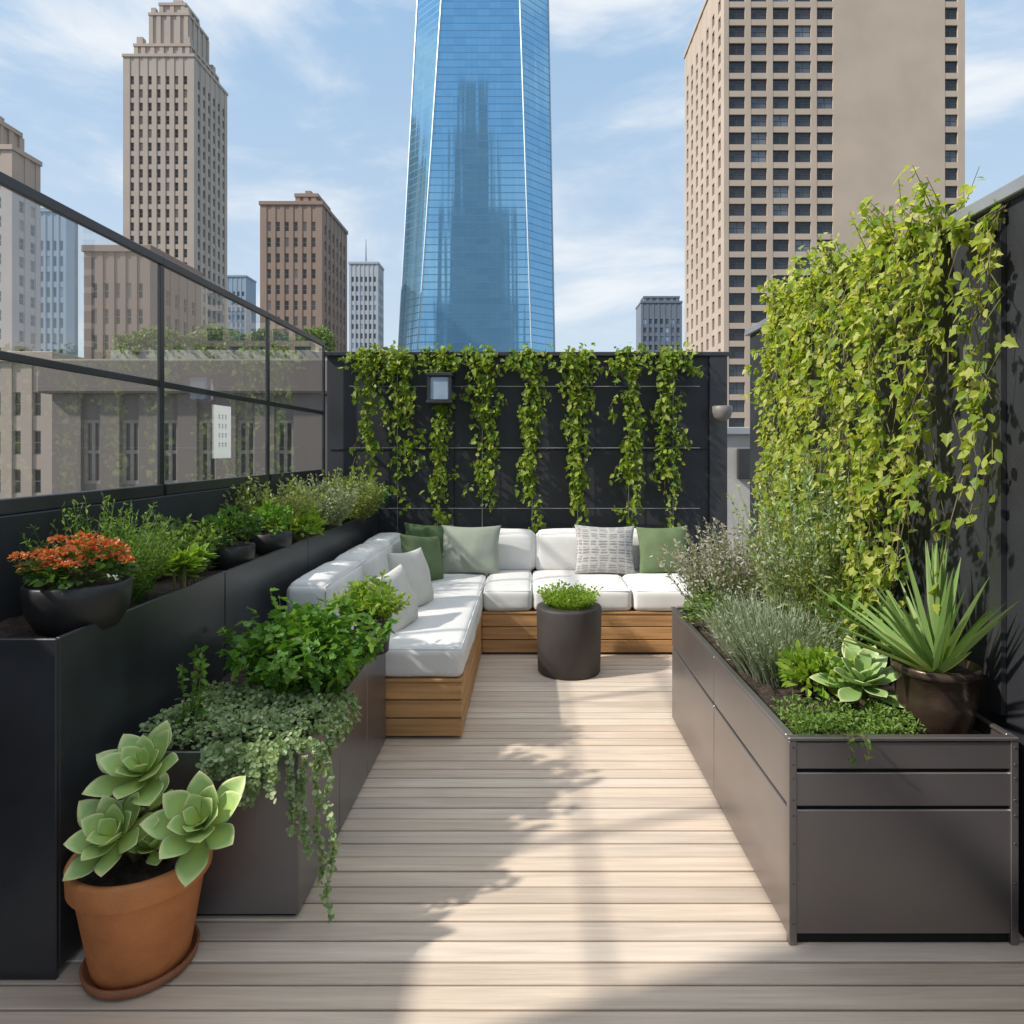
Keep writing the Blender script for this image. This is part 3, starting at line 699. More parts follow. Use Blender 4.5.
for (x,y,h,m_,lab,n) in ((-1.76,3.35,.33,'feather','dark fine leaved shrub against the glass behind the nearer bowl',120),
                       (-1.74,4.55,.50,'olive','soft olive green shrub rising against the glass behind the bright shrub',190),
                       (-1.62,5.15,.50,'grey_g','grey green spray shrub midway along the far half of the tall planter',190),
                       (-1.56,5.75,.50,'olive','pale olive shrub near the far end of the tall planter',190),
                       (-1.58,6.2,.42,'fern','green shrub at the far end of the tall planter by the back wall',140)):
    b = MB(); st = MB(); sprays(b, st, (x,y,zt), (.25,.3), h, n, .6, .045, .015, 18)
    plant('spray_shrub', lab, 'shrub', (x,y,zt), [('leaves',b,M_[m_]),('stem',st,M_['stem'])])

# right planter plants
zr = .628
b = MB(); st = MB(); tp = MB(); sprays(b, st, (1.20,3.78,zr), (.40,.30), .66, 400, .55, .032, .011, 24, 'narrow', tp)
plant('silver_shrub', 'tall silvery mauve shrub at the far end of the steel planter', 'shrub', (1.20,3.78,zr), [('leaves',b,M_['grey_g']),('flower_spikes',tp,M_['sage']),('stem',st,M_['grey_g'])])
b = MB(); st = MB(); bush(b, (.97,3.62,.72), (.16,.22,.13), 520, .035, .02, 'oval', .5, 9); stems(st,(.97,3.62,zr),(.1,.1,.14),10)
plant('small_shrub', 'small mid green shrub at the inner edge below the silvery shrub', 'shrub', (.97,3.62,zr), [('leaves',b,M_['feather']),('stem',st,M_['stem'])])
b = MB(); tp = MB()
for i in range(1500):
    a = U(0,2*PI); q = math.sqrt(R()); p = V((1.09+math.cos(a)*.17*q, 3.02+math.sin(a)*.26*q, zr)); dd = V((math.cos(a)*.6*q+U(-.2,.2), math.sin(a)*.6*q+U(-.2,.2), 1)).normalized(); l = U(.2,.36)
    b.blade(p, dd, l, .008, .12, 3)
    for k in range(2): tp.leaf(p+dd*l*U(.5,.95)-V((0,0,.02)), (dd+rv(.8)).normalized(), rv(), U(.018,.032), .008, 'narrow', .2, .1)
plant('lavender_mound', 'grey green mound of fine lavender leaves along the inner edge', 'plant', (1.09,3.02,zr), [('leaves',b,M_['lav']),('leaf_tips',tp,M_['lav'])])
b = MB(); st = MB(); bush(b, (1.12,2.66,.72), (.15,.13,.12), 300, .07, .026, 'narrow', .7, 8, .5); stems(st,(1.12,2.66,zr),(.1,.1,.14),10)
plant('leafy_clump', 'bright green pointed leaf clump between lavender and rosette succulent', 'plant', (1.12,2.66,zr), [('leaves',b,M_['lime']),('stem',st,M_['stem'])])
t = thing('rosette_succulent', 'blue green rosette succulent in the steel planter beside the agave pot', 'plant', (1.25,2.56,zr))
b = MB(); rosette(b, (1.23,2.53,.725), (-.1,-.5,1), .19, 20, .20, .06, 8, 66, 0, .5, .08); part(b, 'rosette', M_['succ2'], t, True)
b = MB(); b.tube([(1.25,2.56,zr),(1.23,2.53,.735)], .02, n=8); part(b, 'stem', M_['stem'], t)
b = MB(); st = MB()
for i in range(2200):
    x, y = U(.88,1.29), U(2.235,2.47); h = .02+.085*(.5+.5*noise.noise(V((x*9,y*9,3))))
    b.leaf(V((x,y,zr+h*R()**.6)), (rv()+V((0,0,.8))).normalized(), (V((0,0,1))+rv(.7)).normalized(), U(.016,.030), .008, 'narrow', .2, .2)
for i in range(4): hang(b, st, (U(.9,1.25),2.235,.672), (0,-1,.3), U(.01,.02), 8, .02, .009, 'oval', .012)
plant('ground_cover', 'fine green cover along the front edge of the steel planter', 'plant', (1.08,2.36,zr), [('leaves',b,M_['feather']),('stem',st,M_['stem'])])
b = MB(); st = MB(); bush(b, (1.38,2.95,.82), (.17,.2,.2), 620, .045, .026, 'oval', .5, 10); stems(st,(1.38,2.95,zr),(.14,.14,.3),14)
plant('leafy_shrub', 'green leafy shrub behind the rosette succulent below the vines', 'shrub', (1.38,2.95,zr), [('leaves',b,M_['feather']),('stem',st,M_['stem'])])
b = MB(); st = MB(); tp = MB(); sprays(b, st, (1.36,3.22,zr), (.24,.32), 1.02, 220, .28, .038, .010, 30, 'narrow', tp)
plant('wispy_shrub', 'tall wispy silver green plant standing before the vines', 'plant', (1.36,3.22,zr), [('leaves',b,M_['olive']),('plumes',tp,M_['silver']),('stem',st,M_['grey_g'])])
c_ = V((1.425,2.40,zr)); pm = MB(); b = MB(); so = MB()
pot(pm, c_, .140, .112, .225, 48, .014, .028); so.lathe([(0,.205),(.122,.20)], c_, 24)
k = 0
while k < 58:
    a = U(0,2*PI); el = R_(U(22,88)); d = V((math.cos(a)*math.cos(el), math.sin(a)*math.cos(el), math.sin(el))); L = U(.34,.50)
    if c_.x+d.x*L > 1.61: continue
    b.blade(c_+V((d.x*.04,d.y*.04,.19)), d, L, U(.030,.043), U(-.05,.13), 7, .6, 1.0); k += 1
t = plant('potted_agave', 'spiky agave with long pointed leaves in a glossy brown pot', 'potted plant', tuple(c_), [('leaves',b,M_['aloe']),('soil',so,M_['soil'])]); part(pm,'pot',M_['potbrown'],t,True)
# drum planter
c_ = V((PX(569,4.95),4.95,0)); pm = MB(); b = MB(); so = MB()
pm.lathe([(0,.004),(.218,.004),(.226,.012),(.236,.46),(.232,.472),(.224,.476),(.15,.476),(.145,.47),(.142,.44),(0,.438)], c_, 64); so.lathe([(0,.455),(.141,.45)], c_, 24)
for i in range(500):
    a = U(0,2*PI); q = math.sqrt(R()); p = c_+V((math.cos(a)*.12*q,math.sin(a)*.12*q,.45)); dd = V((math.cos(a)*.9*q+U(-.2,.2),math.sin(a)*.9*q+U(-.2,.2),1)).normalized(); l = U(.10,.20)
    b.blade(p, dd, l, .006, .2, 3)
    for k in range(3): b.leaf(p+dd*l*U(.4,.98), (dd+rv(.9)).normalized(), rv(), U(.02,.034), .013, 'oval', .2, .2)
t = plant('drum_planter', 'round dark brown drum with a tuft of green herbs on top', 'planter', tuple(c_), [('leaves',b,M_['lime']),('soil',so,M_['soil'])]); part(pm,'drum',M_['drum'],t,True)

# ------------------------------------------------------------------ climbers
ords = ['first','second','third','fourth','fifth','sixth','seventh','eighth','ninth','tenth']
def strand(mb, st, pts, n, spread, L, face, shapes=('ivy','oval'), droop=.45, r=.004, ph=None):
    st.tube(pts, r, r*.45, 4)
    for i in range(n):
        tt = R()*(len(pts)-1.001); a = int(tt); p = pts[a].lerp(pts[a+1], tt-a)
        if ph is not None and noise.noise(V((ph, p.z*3.2, p.y*2))) < U(-.45,.2): continue
        o = rv(spread*R()**.6); 
        if o.dot(face) < 0: o -= face*o.dot(face)*1.6
        dr = (V((0,0,-.55))+face*.35+rv(.8)).normalized(); nn = (face*.8+V((0,0,.55))+rv(.8)).normalized()
        k = U(.5,1.2); sh = random.choice(shapes); mb.leaf(p+o, dr, nn, L*k, L*k*(.95 if sh == 'ivy' else .7), sh, .18, droop*.5)
BX = [(370,500,.8),(400,512,.9),(438,532,1.1),(484,505,1.2),(531,528,1.4),(577,530,1.3),(629,528,1.2),(672,528,1.1)]
FB = V((0,-1,0))
for i, (px, pyb, dens) in enumerate(BX):
    d = 6.40; x0 = PX(px, d); zb = PZ(pyb, d); b = MB(); st = MB()
    for q in range(3):
        pts = []; z = 2.50; x = x0+U(-.06,.06); zend = zb+(0 if q == 0 else U(.1,.8))
        while z > zend: pts.append(V((x, 6.43-U(0,.05), z))); z -= .09; x += U(-.045,.045)+(x0-x)*.15
        pts.append(V((x,6.42,zend)))
        strand(b, st, pts, int(130*dens*(2.5-zend)/1.6), .082, .055, FB)
    for q in range(7):   # crown along the top of the wall
        xa = x0+U(-.16,.16); pts = [V((xa+U(-.07,.07)*k, 6.45-.02*k, 2.55-.07*k)) for k in range(4)]
        strand(b, st, pts, 24, .085, .054, V((0,-.8,.6)))
    for q in range(13):  # random sparse tufts off the strands
        z = zb+.1+(2.4-zb-.1)*R()**.6; p = V((x0+U(-.17,.17), 6.41, z)); strand(b, st, [p, p+V((U(-.07,.07),-.02,-.12))], 8, .05, .05, FB)
    plant('climbing_vine', 'leafy climber trailing down the black back wall, %s from the left' % ords[i], 'climber', (x0,6.44,zb), [('leaves',b,M_['ivy']),('stem',st,M_['stem'])], 'climbers on the back wall')
FR = V((-1,0,0))
ys = [2.36,2.56,2.78,3.02,3.28,3.54,3.80,4.06,4.26]
for i, y0 in enumerate(ys):
    b = MB(); st = MB(); top = 2.50 if i > 1 else 2.36; far = i >= 7
    cl = [y0+U(-.13,.13) for k in range(3)]
    for q in range(8):
        x = 1.60-U(.0,.08); y = random.choice(cl)+U(-.035,.035); z = top+U(-.10,.08)*(1 if q < 6 else .4); pts = [V((1.62, y, 2.44)), V((x, y, z))]; bul = U(.03,.24) if 1 < i < 7 else U(.02,.08)
        zend = U(.75,1.5) if q < 5 else U(1.3,2.1)
        if i < 2: zend = U(1.25,2.0)
        z0 = z
        while z > zend:
            z -= .09; f = (z0-z)/(z0-zend); x = 1.58-bul*math.sin(min(1,f*1.2)*PI*.62)+U(-.03,.03); y += U(-.045,.045); pts.append(V((min(1.59,x), y, z)))
        strand(b, st, pts, int((145 if i > 1 else 85)*(z0-zend)*U(.5,1.25)), .054, .040, FR, ('ivy','oval','oval'), r=.0028, ph=i*7.3+q*1.7)
    for q in range(10 if i > 1 else 2):   # shoots standing above the coping
        p = V((1.6, y0+U(-.15,.15), 2.46 if i > 1 else 2.36)); e = p+V((U(-.2,.05),U(-.16,.1),U(.04,.24 if i > 1 else .10)))
        strand(b, st, [p, p.lerp(e,.5)+rv(.03), e], 18, .03, .040, V((-.5,-.3,.8)), ('oval','ivy'), r=.0026)
    for q in range(16 if i > 1 else 6):  # loose tendrils reaching out of the mass
        rr = .5 if far else 1
        p = V((1.52-U(0,.13)*rr, y0+U(-.15,.15), U(1.0,2.45))); e = p+V((U(-.22,-.05)*rr,U(-.16,.06),U(-.26,.06)))
        if i < 2: p.z = max(p.z,1.5)
        strand(b, st, [p, p.lerp(e,.5)+rv(.03), e], 11, .022, .037, FR, ('oval','ivy'), r=.0023)
    for q in range(5 if 1 < i < 7 else 0):  # long thin strands hanging into the planter
        y = y0+U(-.12,.12); x = 1.52-U(.03,.22); pts = [V((x+U(-.02,.02), y+U(-.03,.03), z)) for z in (1.6,1.4,1.2,1.0,.82)]
        strand(b, st, pts, 34, .028, .035, FR, ('oval','ivy'), r=.0023)
    plant('climbing_vine', 'dense sunlit vine on the black side wall, %s counting from the nearest' % ords[i], 'climber', (1.6,y0,.9), [('leaves',b,M_['vine']),('stem',st,M_['stem'])], 'vines on the side wall')

# ------------------------------------------------------------------ city
def winmesh(w, h, nx, ny, fm, pm, fr=.09):
    b = MB(); pw = w/nx; ph = h/ny
    b.box(-w/2, w/2, .0, .04, 0, h, 1)
    b.box(-w/2, -w/2+fr, -.06, -.001, 0, h); b.box(w/2-fr, w/2, -.06, -.001, 0, h)
    b.box(-w/2+fr, w/2-fr, -.06, -.001, 0, fr); b.box(-w/2+fr, w/2-fr, -.06, -.001, h-fr, h)
    for i in range(1,nx): b.box(-w/2+pw*i-fr/2, -w/2+pw*i+fr/2, -.055, -.001, fr, h-fr)
    for j in range(1,ny): b.box(-w/2+fr, w/2-fr, -.05, -.002, ph*j-fr/2, ph*j+fr/2)
    return b
def building(name, label, x0, x1, y0, y1, ztop, wm, fm, pm, fronts, sides=(), side='right', zb=-45, tiers=(), rel=.4, spand=.12, group=None, roofmat=None, maxw=100, extra=None):
    t = thing(name, label, 'building', ((x0+x1)/2,(y0+y1)/2,zb), group)
    w = MB()
    sx0 = x0+(rel if sides and side == 'left' else 0); sx1 = x1-(rel if sides and side == 'right' else 0)
    w.box(sx0, sx1, y0+rel, y1, zb, ztop-.02)
    wins = []
    def grid(a0, a1, specs, put, kind):
        cur = a0
        for (xa, xb, nc, fr, rh, wh, zl, zh, nx, ny) in sorted(specs):
            if xa-cur > .01: put(cur, xa, zb, ztop, 0)
            p = (xb-xa)/nc; ww = p*fr; pier = (p-ww)/2
            rows = int((zh-zl)/rh); z1 = zl+rows*rh
            for c in range(nc):
                xc = xa+p*(c+.5)
                put(xc-p/2, xc-ww/2, zb, ztop, 0); put(xc+ww/2, xc+p/2, zb, ztop, 0)
                put(xc-ww/2, xc+ww/2, zb, zl, spand); put(xc-ww/2, xc+ww/2, z1-(rh-wh), ztop, spand)
                for r_ in range(rows):
                    if r_ < rows-1: put(xc-ww/2, xc+ww/2, zl+r_*rh+wh, zl+(r_+1)*rh, spand)
                    wins.append((kind, xc, zl+r_*rh, ww, wh, nx, ny))
            cur = xb
        if a1-cur > .01: put(cur, a1, zb, ztop, 0)
    grid(x0, x1, fronts, lambda a,c,z0,z1,s: w.box(a,c,y0+s,y0+rel,z0,z1), 'f')
    if sides:
        if side == 'right': grid(y0+rel, y1, sides, lambda a,c,z0,z1,s: w.box(x1-rel,x1-s,a,c,z0,z1), 'r')
        else: grid(y0+rel, y1, sides, lambda a,c,z0,z1,s: w.box(x0+s,x0+rel,a,c,z0,z1), 'l')
    part(w, 'wall', wm, t)
    r_ = MB(); r_.box(x0-.25, x1+.25, y0-.25, y1+.2, ztop+.01, ztop+.9, 0, .05)
    part(r_, 'cornice', roofmat or wm, t)
    for (a0,a1,b0,b1,z0,z1) in tiers:
        q = MB(); q.box(a0,a1,b0,b1,z0,z1)
        if a1-a0 > 3.5:
            q.box(a0-.2,a1+.45,b0-.45,b1,z1+.001,z1+.8)
            n = max(2,int((a1-a0)/2.6)); p = (a1-a0)/n
            for k in range(n+1): q.box(a0+p*k-.6 if 0<k<n else (a0 if k==0 else a1-1.2), a0+p*k+.6 if 0<k<n else (a0+1.2 if k==0 else a1), b0-.3, b0-.002, z0, z1)
            n = max(2,int((b1-b0)/2.6)); p = (b1-b0)/n
            for k in range(n+1): q.box(a1+.002, a1+.3, b0+p*k-(.6 if k else 0), b0+p*k+.6, z0, z1)
        part(q, 'tier', wm, t)
    def pos(k, xc, z):
        return (xc, y0+rel-.06, z) if k == 'f' else ((x1-rel+.06, xc, z) if k == 'r' else (x0+rel-.06, xc, z))
    def score(wn):
        p = pos(*wn[:3]); py = CY-F*(p[2]+wn[4]/2-H)/p[1]; px = CX+F*p[0]/p[1]
        vis = -10 < py < 352 or (px < 327 and -10 < py < 510)
        return (0 if vis and -10 < px < 1034 else 1, p[1], abs(py-200))
    wins.sort(key=score); cache = {}; rest = MB()
    rot = {'f': 0, 'r': PI/2, 'l': -PI/2}
    for i, wn in enumerate(wins):
        k, xc, z, ww, wh, nx, ny = wn; p = V(pos(k, xc, z))
        if i < maxw:
            key = (k, round(ww,3), wh, nx, ny)
            if key not in cache: cache[key] = winmesh(ww-.01, wh, nx, ny, fm, pm).mesh('window', [fm, pm])
            o = bpy.data.objects.new('window', cache[key]); col.objects.link(o); o.parent = t
            o.location = p-wloc(t); o.rotation_euler = (0,0,rot[k])
        else:
            q = winmesh(ww-.01, wh, nx, ny, fm, pm); mt = Matrix.Translation(p) @ Matrix.Rotation(rot[k],4,'Z'); b0 = len(rest.v)
            rest.v += [tuple(mt @ V(v)) for v in q.v]
            for f_, m_ in zip(q.f, q.m): rest.face(tuple(b0+j for j in f_), m_)
    if rest.f:
        o = part(rest, 'window', [fm, pm], t); o['kind'] = 'stuff'
    return t
def stone(n, c, s=.15): return pbr(n, c, .85, 0, .07, s, 0, 1)
W_beige = stone('beige_stone', (.42,.345,.285)); W_lime = stone('limestone', (.42,.35,.295)); W_tan = stone('tan_stone', (.47,.38,.30)); W_brown = stone('brown_brick', (.29,.21,.165)); W_brick = stone('dusky_brick', (.27,.205,.17)); W_grey = stone('taupe_render', (.20,.17,.15))
W_pale = stone('pale_grey_cladding', (.46,.47,.49)); W_blue = stone('hazy_blue_cladding', (.26,.34,.41)); W_dk = stone('slate_cladding', (.17,.195,.235))
Fr_d = pbr('dark_window_frame', (.06,.055,.05), .5); Fr_l = pbr('light_window_frame', (.32,.29,.25), .6)
Pn = panemat('window_glass', (.05,.06,.075)); Pn2 = panemat('window_glass_warm', (.09,.075,.065)); Pn3 = panemat('window_glass_blue', (.12,.18,.25))

# far left tower
d = 120; xr = PX(12,d)
building('stone_tower', 'beige stone tower cut off by the left edge of view', xr-40, xr, d, d+7, PZ(150,d), W_beige, Fr_l, Pn2,
   [(xr-38,xr-1.2,13,.5,3.3,2.0,-12,PZ(165,d),1,2)], [(d+1,d+6.5,2,.5,3.3,2.0,-12,PZ(165,d),1,2)], tiers=[(xr-36,xr-3,d+1,d+6,PZ(150,d)+.9,PZ(122,d)),(xr-34,xr-6,d+2,d+5.5,PZ(122,d)+.81,PZ(108,d))])
# art deco tower
d = 200; x0, x1 = PX(123,d), PX(194,d); D2 = 222; zs = PZ(57,d); zA = PZ(47,d+2); zB = PZ(16,d+4); zC = PZ(6,d+6)
building('stepped_tower', 'tall art deco stone tower with stepped crown', x0, x1, d, D2, zs, W_lime, Fr_l, Pn2,
   [(x0+1.3,x1-1.3,7,.46,3.9,2.5,-20,PZ(66,d),1,2)], [(d+1.5,D2-1,6,.46,3.9,2.5,-20,PZ(66,d),1,2)], rel=.6, spand=.14,
   tiers=[(x0+2.2,x1-2.2,d+2,D2-2,zs+.9,zA),(x0+5.5,x1-3.6,d+4,D2-6,zA+.81,zB),(x0+7.5,x1-5.6,d+6,D2-8,zB+.81,zC),(x0+10.5,x1-7.5,d+8,D2-10,zC+.81,PZ(0,d+8)),
          (x0+2.6,x0+4.4,d+2.4,d+4.2,zA+.81,PZ(36,d+2)),(x1-4.2,x1-2.4,d+2.4,d+4.2,zA+.81,PZ(36,d+2)),(x1-4.2,x1-2.4,D2-5,D2-3,zA+.81,PZ(36,d+2)),
          (x0+5.8,x0+7.2,d+4.3,d+5.7,zB+.81,PZ(7,d+4)),(x1-5.2,x1-3.8,d+4.3,d+5.7,zB+.81,PZ(7,d+4))])
# brown midrise
d = 160; x0, x1 = PX(260,d), PX(322,d); D2 = 182; zs = PZ(205,d)
building('brick_building', 'brown brick building with penthouse left of the glass tower', x0, x1, d, D2, zs, W_brown, Fr_l, Pn2,
   [(x0+1,x1-1,6,.5,3.7,2.2,-10,PZ(212,d),1,2)], [(d+1.2,D2-1,6,.5,3.7,2.2,-10,PZ(212,d),1,2)],
   tiers=[(x0+7,x1-2.5,d+4,D2-8,zs+.9,PZ(191,d)),(x0+8.6,x1-4.5,d+6,D2-10,PZ(191,d)+.81,PZ(181,d))])
d = 260; x0, x1 = PX(349,d), PX(378,d); t = building('office_building', 'pale grey office block with roof antenna beside the glass tower', x0, x1, d, d+10, PZ(264,d), W_pale, Fr_l, Pn3,
   [(x0+.5,x1-.5,6,.6,3.6,2.0,-10,PZ(268,d),1,1)], [(d+1,d+9.5,4,.6,3.6,2.0,-10,PZ(268,d),1,1)], maxw=60)
b = MB(); b.tube([((x0+x1)/2,d+4,PZ(264,d)),((x0+x1)/2,d+4,PZ(236,d))], .25, .08, 6); part(b, 'antenna', M_['black'], t)
d = 330; x0, x1 = PX(226,d), PX(246,d); building('office_building', 'small hazy blue block just right of the art deco tower', x0, x1, d, d+12, PZ(277,d), W_blue, Fr_l, Pn3,
   [(x0+.5,x1-.5,4,.6,3.8,2.2,0,PZ(282,d),1,1)], maxw=40)
d = 300; x0, x1 = PX(641,d), PX(682,d); building('office_building', 'dark slate block low on the skyline left of the tan slab', x0, x1, d, d+14, PZ(303,d), W_dk, Fr_d, Pn3,
   [(x0+.5,x1-.5,7,.6,3.8,2.2,0,PZ(310,d),1,1)], maxw=60, tiers=[(x0+1.5,x1-1,d+2,d+10,PZ(303,d)+.9,PZ(297,d))])
# tan slab on the right
d = 130; x0, x1 = PX(724,d), PX(965,d); D2 = 163
building('slab_building', 'huge tan stone slab building with window grid and blank middle', x0, x1, d, D2, 95, W_tan, Fr_d, Pn,
   [(PX(726,d),PX(836,d),5,.74,3.4,2.3,-11.6,92,2,2),(PX(941,d),PX(962,d),1,.62,3.4,2.3,-11.6,92,2,2)], [(d+1,D2-.6,7,.4,3.4,2.3,-11.6,92,1,2)], side='left', rel=.5, spand=.05)
# blocks seen through the glass
d = 90; x0, x1 = PX(84,d), PX(150,d); building('brick_building', 'dusky brick block seen through the nearest glass panes', x0, x1, d, d+14, PZ(252,d), W_brick, Fr_l, Pn2,
   [(x0+.6,x1-.6,5,.5,3.4,2.0,-9,PZ(258,d),1,2)], [(d+1,d+13,5,.5,3.4,2.0,-9,PZ(258,d),1,2)], maxw=80)
d = 150; x0, x1 = PX(36,d), PX(66,d); building('office_building', 'slim hazy blue tower seen through the leftmost glass', x0, x1, d, d+4, PZ(212,d), W_blue, Fr_l, Pn3,
   [(x0+.4,x1-.4,4,.65,3.4,2.2,-9,PZ(220,d),1,1)], maxw=60)
d = 60; x0, x1 = PX(-60,d), PX(52,d); building('stone_building', 'tan stone building low behind the leftmost lower glass', x0, x1, d, d+14, PZ(362,d), W_beige, Fr_l, Pn2,
   [(x0+.5,x1-.5,5,.45,3.4,2.1,-9,PZ(366,d),1,2)], [(d+1,d+13,5,.45,3.4,2.1,-9,PZ(366,d),1,2)], maxw=60)
d = 18; x0, x1 = PX(52,d), PX(322,d); t = building('rendered_building', 'low taupe building just beyond the glass with planted roof', x0, x1, d, d+10, PZ(394,d), W_grey, Fr_l, Pn2,
   [(x0+.5,x1-.5,6,.5,3.2,1.7,-8.9,4.01,2,2)], maxw=40, rel=.25)
b = MB(); b.box(x0+.6, x0+2.6, d+1.6, d+5, PZ(394,d)+.91, PZ(365,d)); part(b, 'roof_box', W_brick, t)
b = MB(); hx = MB()
for i in range(5200):
    x = U(PX(105,d), PX(322,d)); y = U(d+.2,d+1.3); z = PZ(392,d)+.9+ (.75+.35*noise.noise(V((x*1.3,y,0))))*R()**.5
    b.leaf(V((x,y,z)), rv(), (V((0,-.5,1))+rv(.8)).normalized(), U(.09,.16), .09, 'oval')
hx.box(PX(105,d), PX(322,d), d+.25, d+1.2, PZ(394,d)+.91, PZ(394,d)+1.2)
t = thing('hedge', 'clipped green hedge on the neighbouring roof beyond the glass', 'hedge', (PX(200,d),d+.7,PZ(394,d)+.9)); part(b, 'leaves', M_['hedge'], t); part(hx, 'trough', M_['concrete'], t)

# glass tower (square that turns into an octagon)
d = 180; yc = d+22
t = thing('glass_tower', 'tall tapering blue glass skyscraper in the centre', 'building', (PX(476,d),yc,-45))
def rings(z):
    py = CY-F*(z-H)/d; k = (345-py)/345.0
    b_ = (81-10.5*k)*d/F; a_ = (57-16.5*k)*d/F; xc = PX(474.5+5.0*k, d)
    return xc, a_, b_
zlo, zhi = -45, 175
def octo(z, e=0):
    xc, a_, b_ = rings(z); b2 = b_+e; a2 = a_+e*.41
    yy = d+22
    return [V((xc+x,yy+y,z)) for x,y in ((-a2,-b2),(a2,-b2),(b2,-a2),(b2,a2),(a2,b2),(-a2,b2),(-b2,a2),(-b2,-a2))]
lo, hi = octo(zlo), octo(zhi)
tg = towerglass(); mull = pbr('tower_edge_steel', (.42,.50,.56), .45, .3)
for k in range(8):
    b = MB(); q = [lo[k], lo[(k+1)%8], hi[(k+1)%8], hi[k]]; b.v = [tuple(v) for v in q]; b.face((0,1,2,3))
    m = (q[0]+q[1])/2; dx = (q[1]-q[0]).normalized()
    b.uv = [((v-m).dot(dx)+200, v.z+200) for v in q]
    part(b, 'glass_facet', tg, t)
    b = MB(); b.tube([lo[k], hi[k]], .24, n=6); part(b, 'edge_trim', mull, t)
b = MB(); b.v = [tuple(v) for v in hi]; b.face(tuple(range(8))); part(b, 'roof', M_['roofgrey'], t)
# tower behind the viewer that the glass tower mirrors
b = MB(); Wm = pbr('reflected_cladding', (.55,.60,.64), .7)
t = thing('mirrored_tower', 'stepped dark tower seen only as a reflection in the glass skyscraper', 'building', (-32,-115,-45))
for (a,c,z0,z1) in ((-66,-8,-45,120),(-60,-12,120.01,185),(-54,-26,185.01,240),(-48,-32,240.01,275)):
    b.box(a, c, -130, -100, z0, z1); n = int((c-a)/4)
    for k in range(n+1): xx = a+(c-a-1.8)*k/n; b.box(xx, xx+1.8, -99.99, -98.8, z0, z1+1)
    zz = z0+2
    while zz < z1: b.box(a, c, -99.98, -99.2, zz, zz+1.6); zz += 4.5
part(b, 'wall', Wm, t)

# neighbouring roof hut in the gap on the right
t = thing('roof_hut', 'pale concrete roof hut in the gap between the two walls', 'hut', (3.7,10,-.06))
b = MB(); b.box(2.4, 5.0, 9, 12, -.06, 1.80); part(b, 'wall', M_['concrete'], t)
b = MB(); b.box(2.33, 5.07, 8.93, 12.07, 1.802, 1.90, 0, .01); part(b, 'coping', M_['cap'], t)
b = MB(); b.box(2.72, 3.1, 8.93, 8.998, 1.22, 1.62, 0, .01); part(b, 'vent', M_['black'], t)

# ------------------------------------------------------------------ light and camera
sd = V((-1,-.35,.9)).normalized(); el = math.asin(sd.z); rot = math.atan2(sd.x, sd.y)
w = bpy.data.worlds.new('World'); scene.world = w; w.use_nodes = True; nt = w.node_tree; nt.nodes.clear(); L = nt.links.new
out = N(nt,'ShaderNodeOutputWorld'); bg = N(nt,'ShaderNodeBackground'); bg.inputs[1].default_value = .15
sky = N(nt,'ShaderNodeTexSky'); sky.sky_type = 'NISHITA'; sky.sun_disc = False; sky.sun_elevation = el; sky.sun_rotation = rot % (2*PI); sky.air_density = 1.0; sky.dust_density = .8; sky.ozone_density = 1.0
tc = N(nt,'ShaderNodeTexCoord')
sp = N(nt,'ShaderNodeSeparateXYZ'); L(tc.outputs['Generated'], sp.inputs[0])
def MR(a, b_, c, d_, src=None, sm=False):
    q = N(nt,'ShaderNodeMapRange'); q.inputs[1].default_value = a; q.inputs[2].default_value = b_; q.inputs[3].default_value = c; q.inputs[4].default_value = d_
    if sm: q.interpolation_type = 'SMOOTHSTEP'
    L(src, q.inputs[0]); return q.outputs[0]
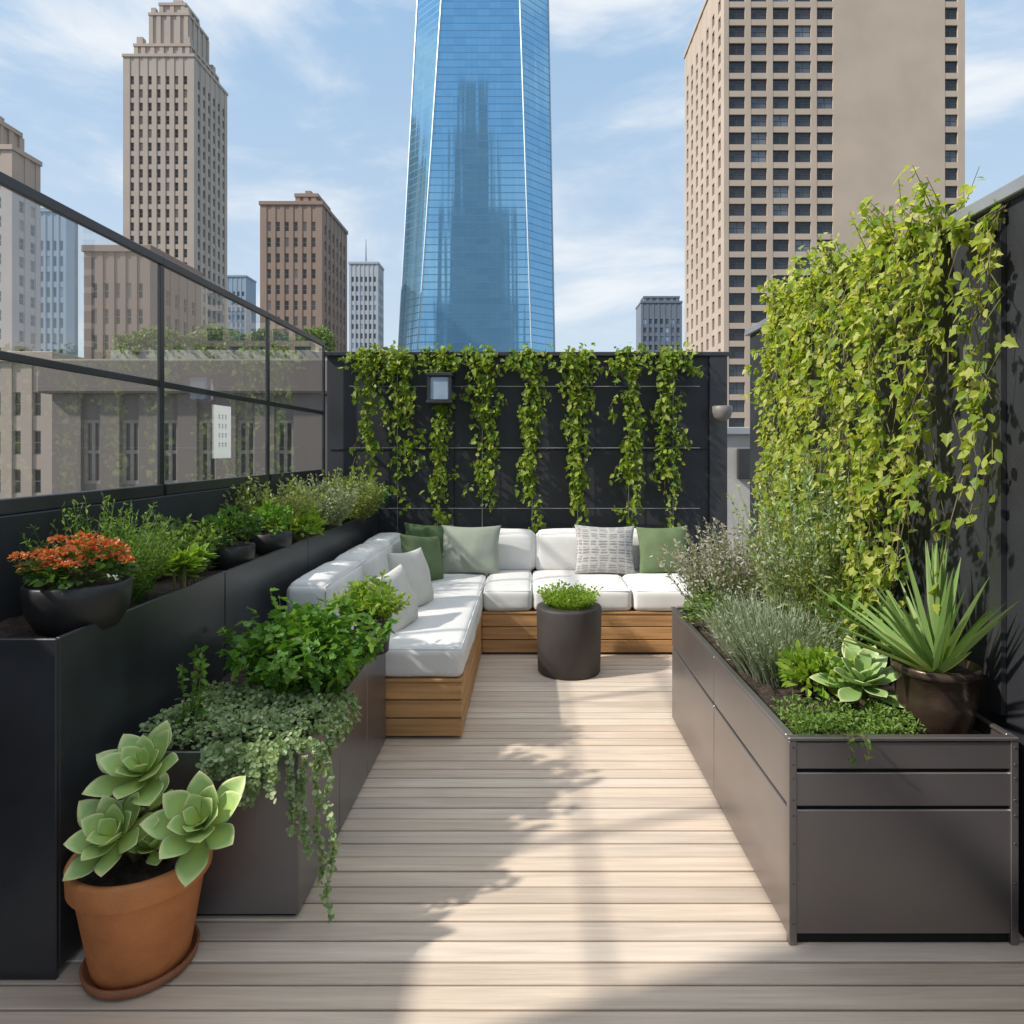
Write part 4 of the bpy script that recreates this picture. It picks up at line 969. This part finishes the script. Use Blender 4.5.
hc = N(nt,'ShaderNodeMix', data_type='RGBA'); L(MR(.05,.6,0,1,sp.outputs[2]), hc.inputs[0]); hc.inputs[6].default_value = (5.0,5.6,6.1,1); hc.inputs[7].default_value = (2.6,4.2,6.1,1)
mh = N(nt,'ShaderNodeMix', data_type='RGBA'); mh.inputs[0].default_value = .75; L(sky.outputs[0], mh.inputs[6]); L(hc.outputs[2], mh.inputs[7])
mp = N(nt,'ShaderNodeMapping'); mp.inputs['Scale'].default_value = (1.6,1.6,4.4); mp.inputs['Rotation'].default_value = (.1,.2,.3); L(tc.outputs['Generated'], mp.inputs[0])
no = N(nt,'ShaderNodeTexNoise'); no.inputs['Scale'].default_value = 1.6; no.inputs['Detail'].default_value = 8; no.inputs['Roughness'].default_value = .56; no.inputs['Distortion'].default_value = .35; L(mp.outputs[0], no.inputs['Vector'])
mx = N(nt,'ShaderNodeMix', data_type='RGBA'); L(MR(.46,.70,0,.9,no.outputs['Fac'],True), mx.inputs[0]); L(mh.outputs[2], mx.inputs[6]); mx.inputs[7].default_value = (6.2,6.4,6.6,1)
ov = N(nt,'ShaderNodeMix', data_type='RGBA'); L(MR(.62,.85,0,.75,sp.outputs[2],True), ov.inputs[0]); L(mx.outputs[2], ov.inputs[6]); ov.inputs[7].default_value = (8.2,8.4,8.8,1)   # sky overhead, out of view, whitened as added fill light
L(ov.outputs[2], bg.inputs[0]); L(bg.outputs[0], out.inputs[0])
sl = bpy.data.lights.new('sun','SUN'); sl.energy = 5.0; sl.angle = R_(1.7); sl.color = (1,.95,.87)
so_ = bpy.data.objects.new('sun', sl); col.objects.link(so_); so_.rotation_euler = (-sd).to_track_quat('-Z','Y').to_euler(); so_.location = (-20,-8,30)
cam = bpy.data.cameras.new('camera'); co = bpy.data.objects.new('camera', cam); col.objects.link(co)
co.location = (0,0,H); co.rotation_euler = (PI/2,0,0); cam.sensor_width = 36; cam.lens = F/1024*36
cam.shift_x = -(CX-512)/1024; cam.shift_y = -(512-CY)/1024; cam.clip_start = .05; cam.clip_end = 9000
scene.camera = co
scene.view_settings.view_transform = 'Standard'; scene.view_settings.look = 'None'; scene.view_settings.exposure = 0
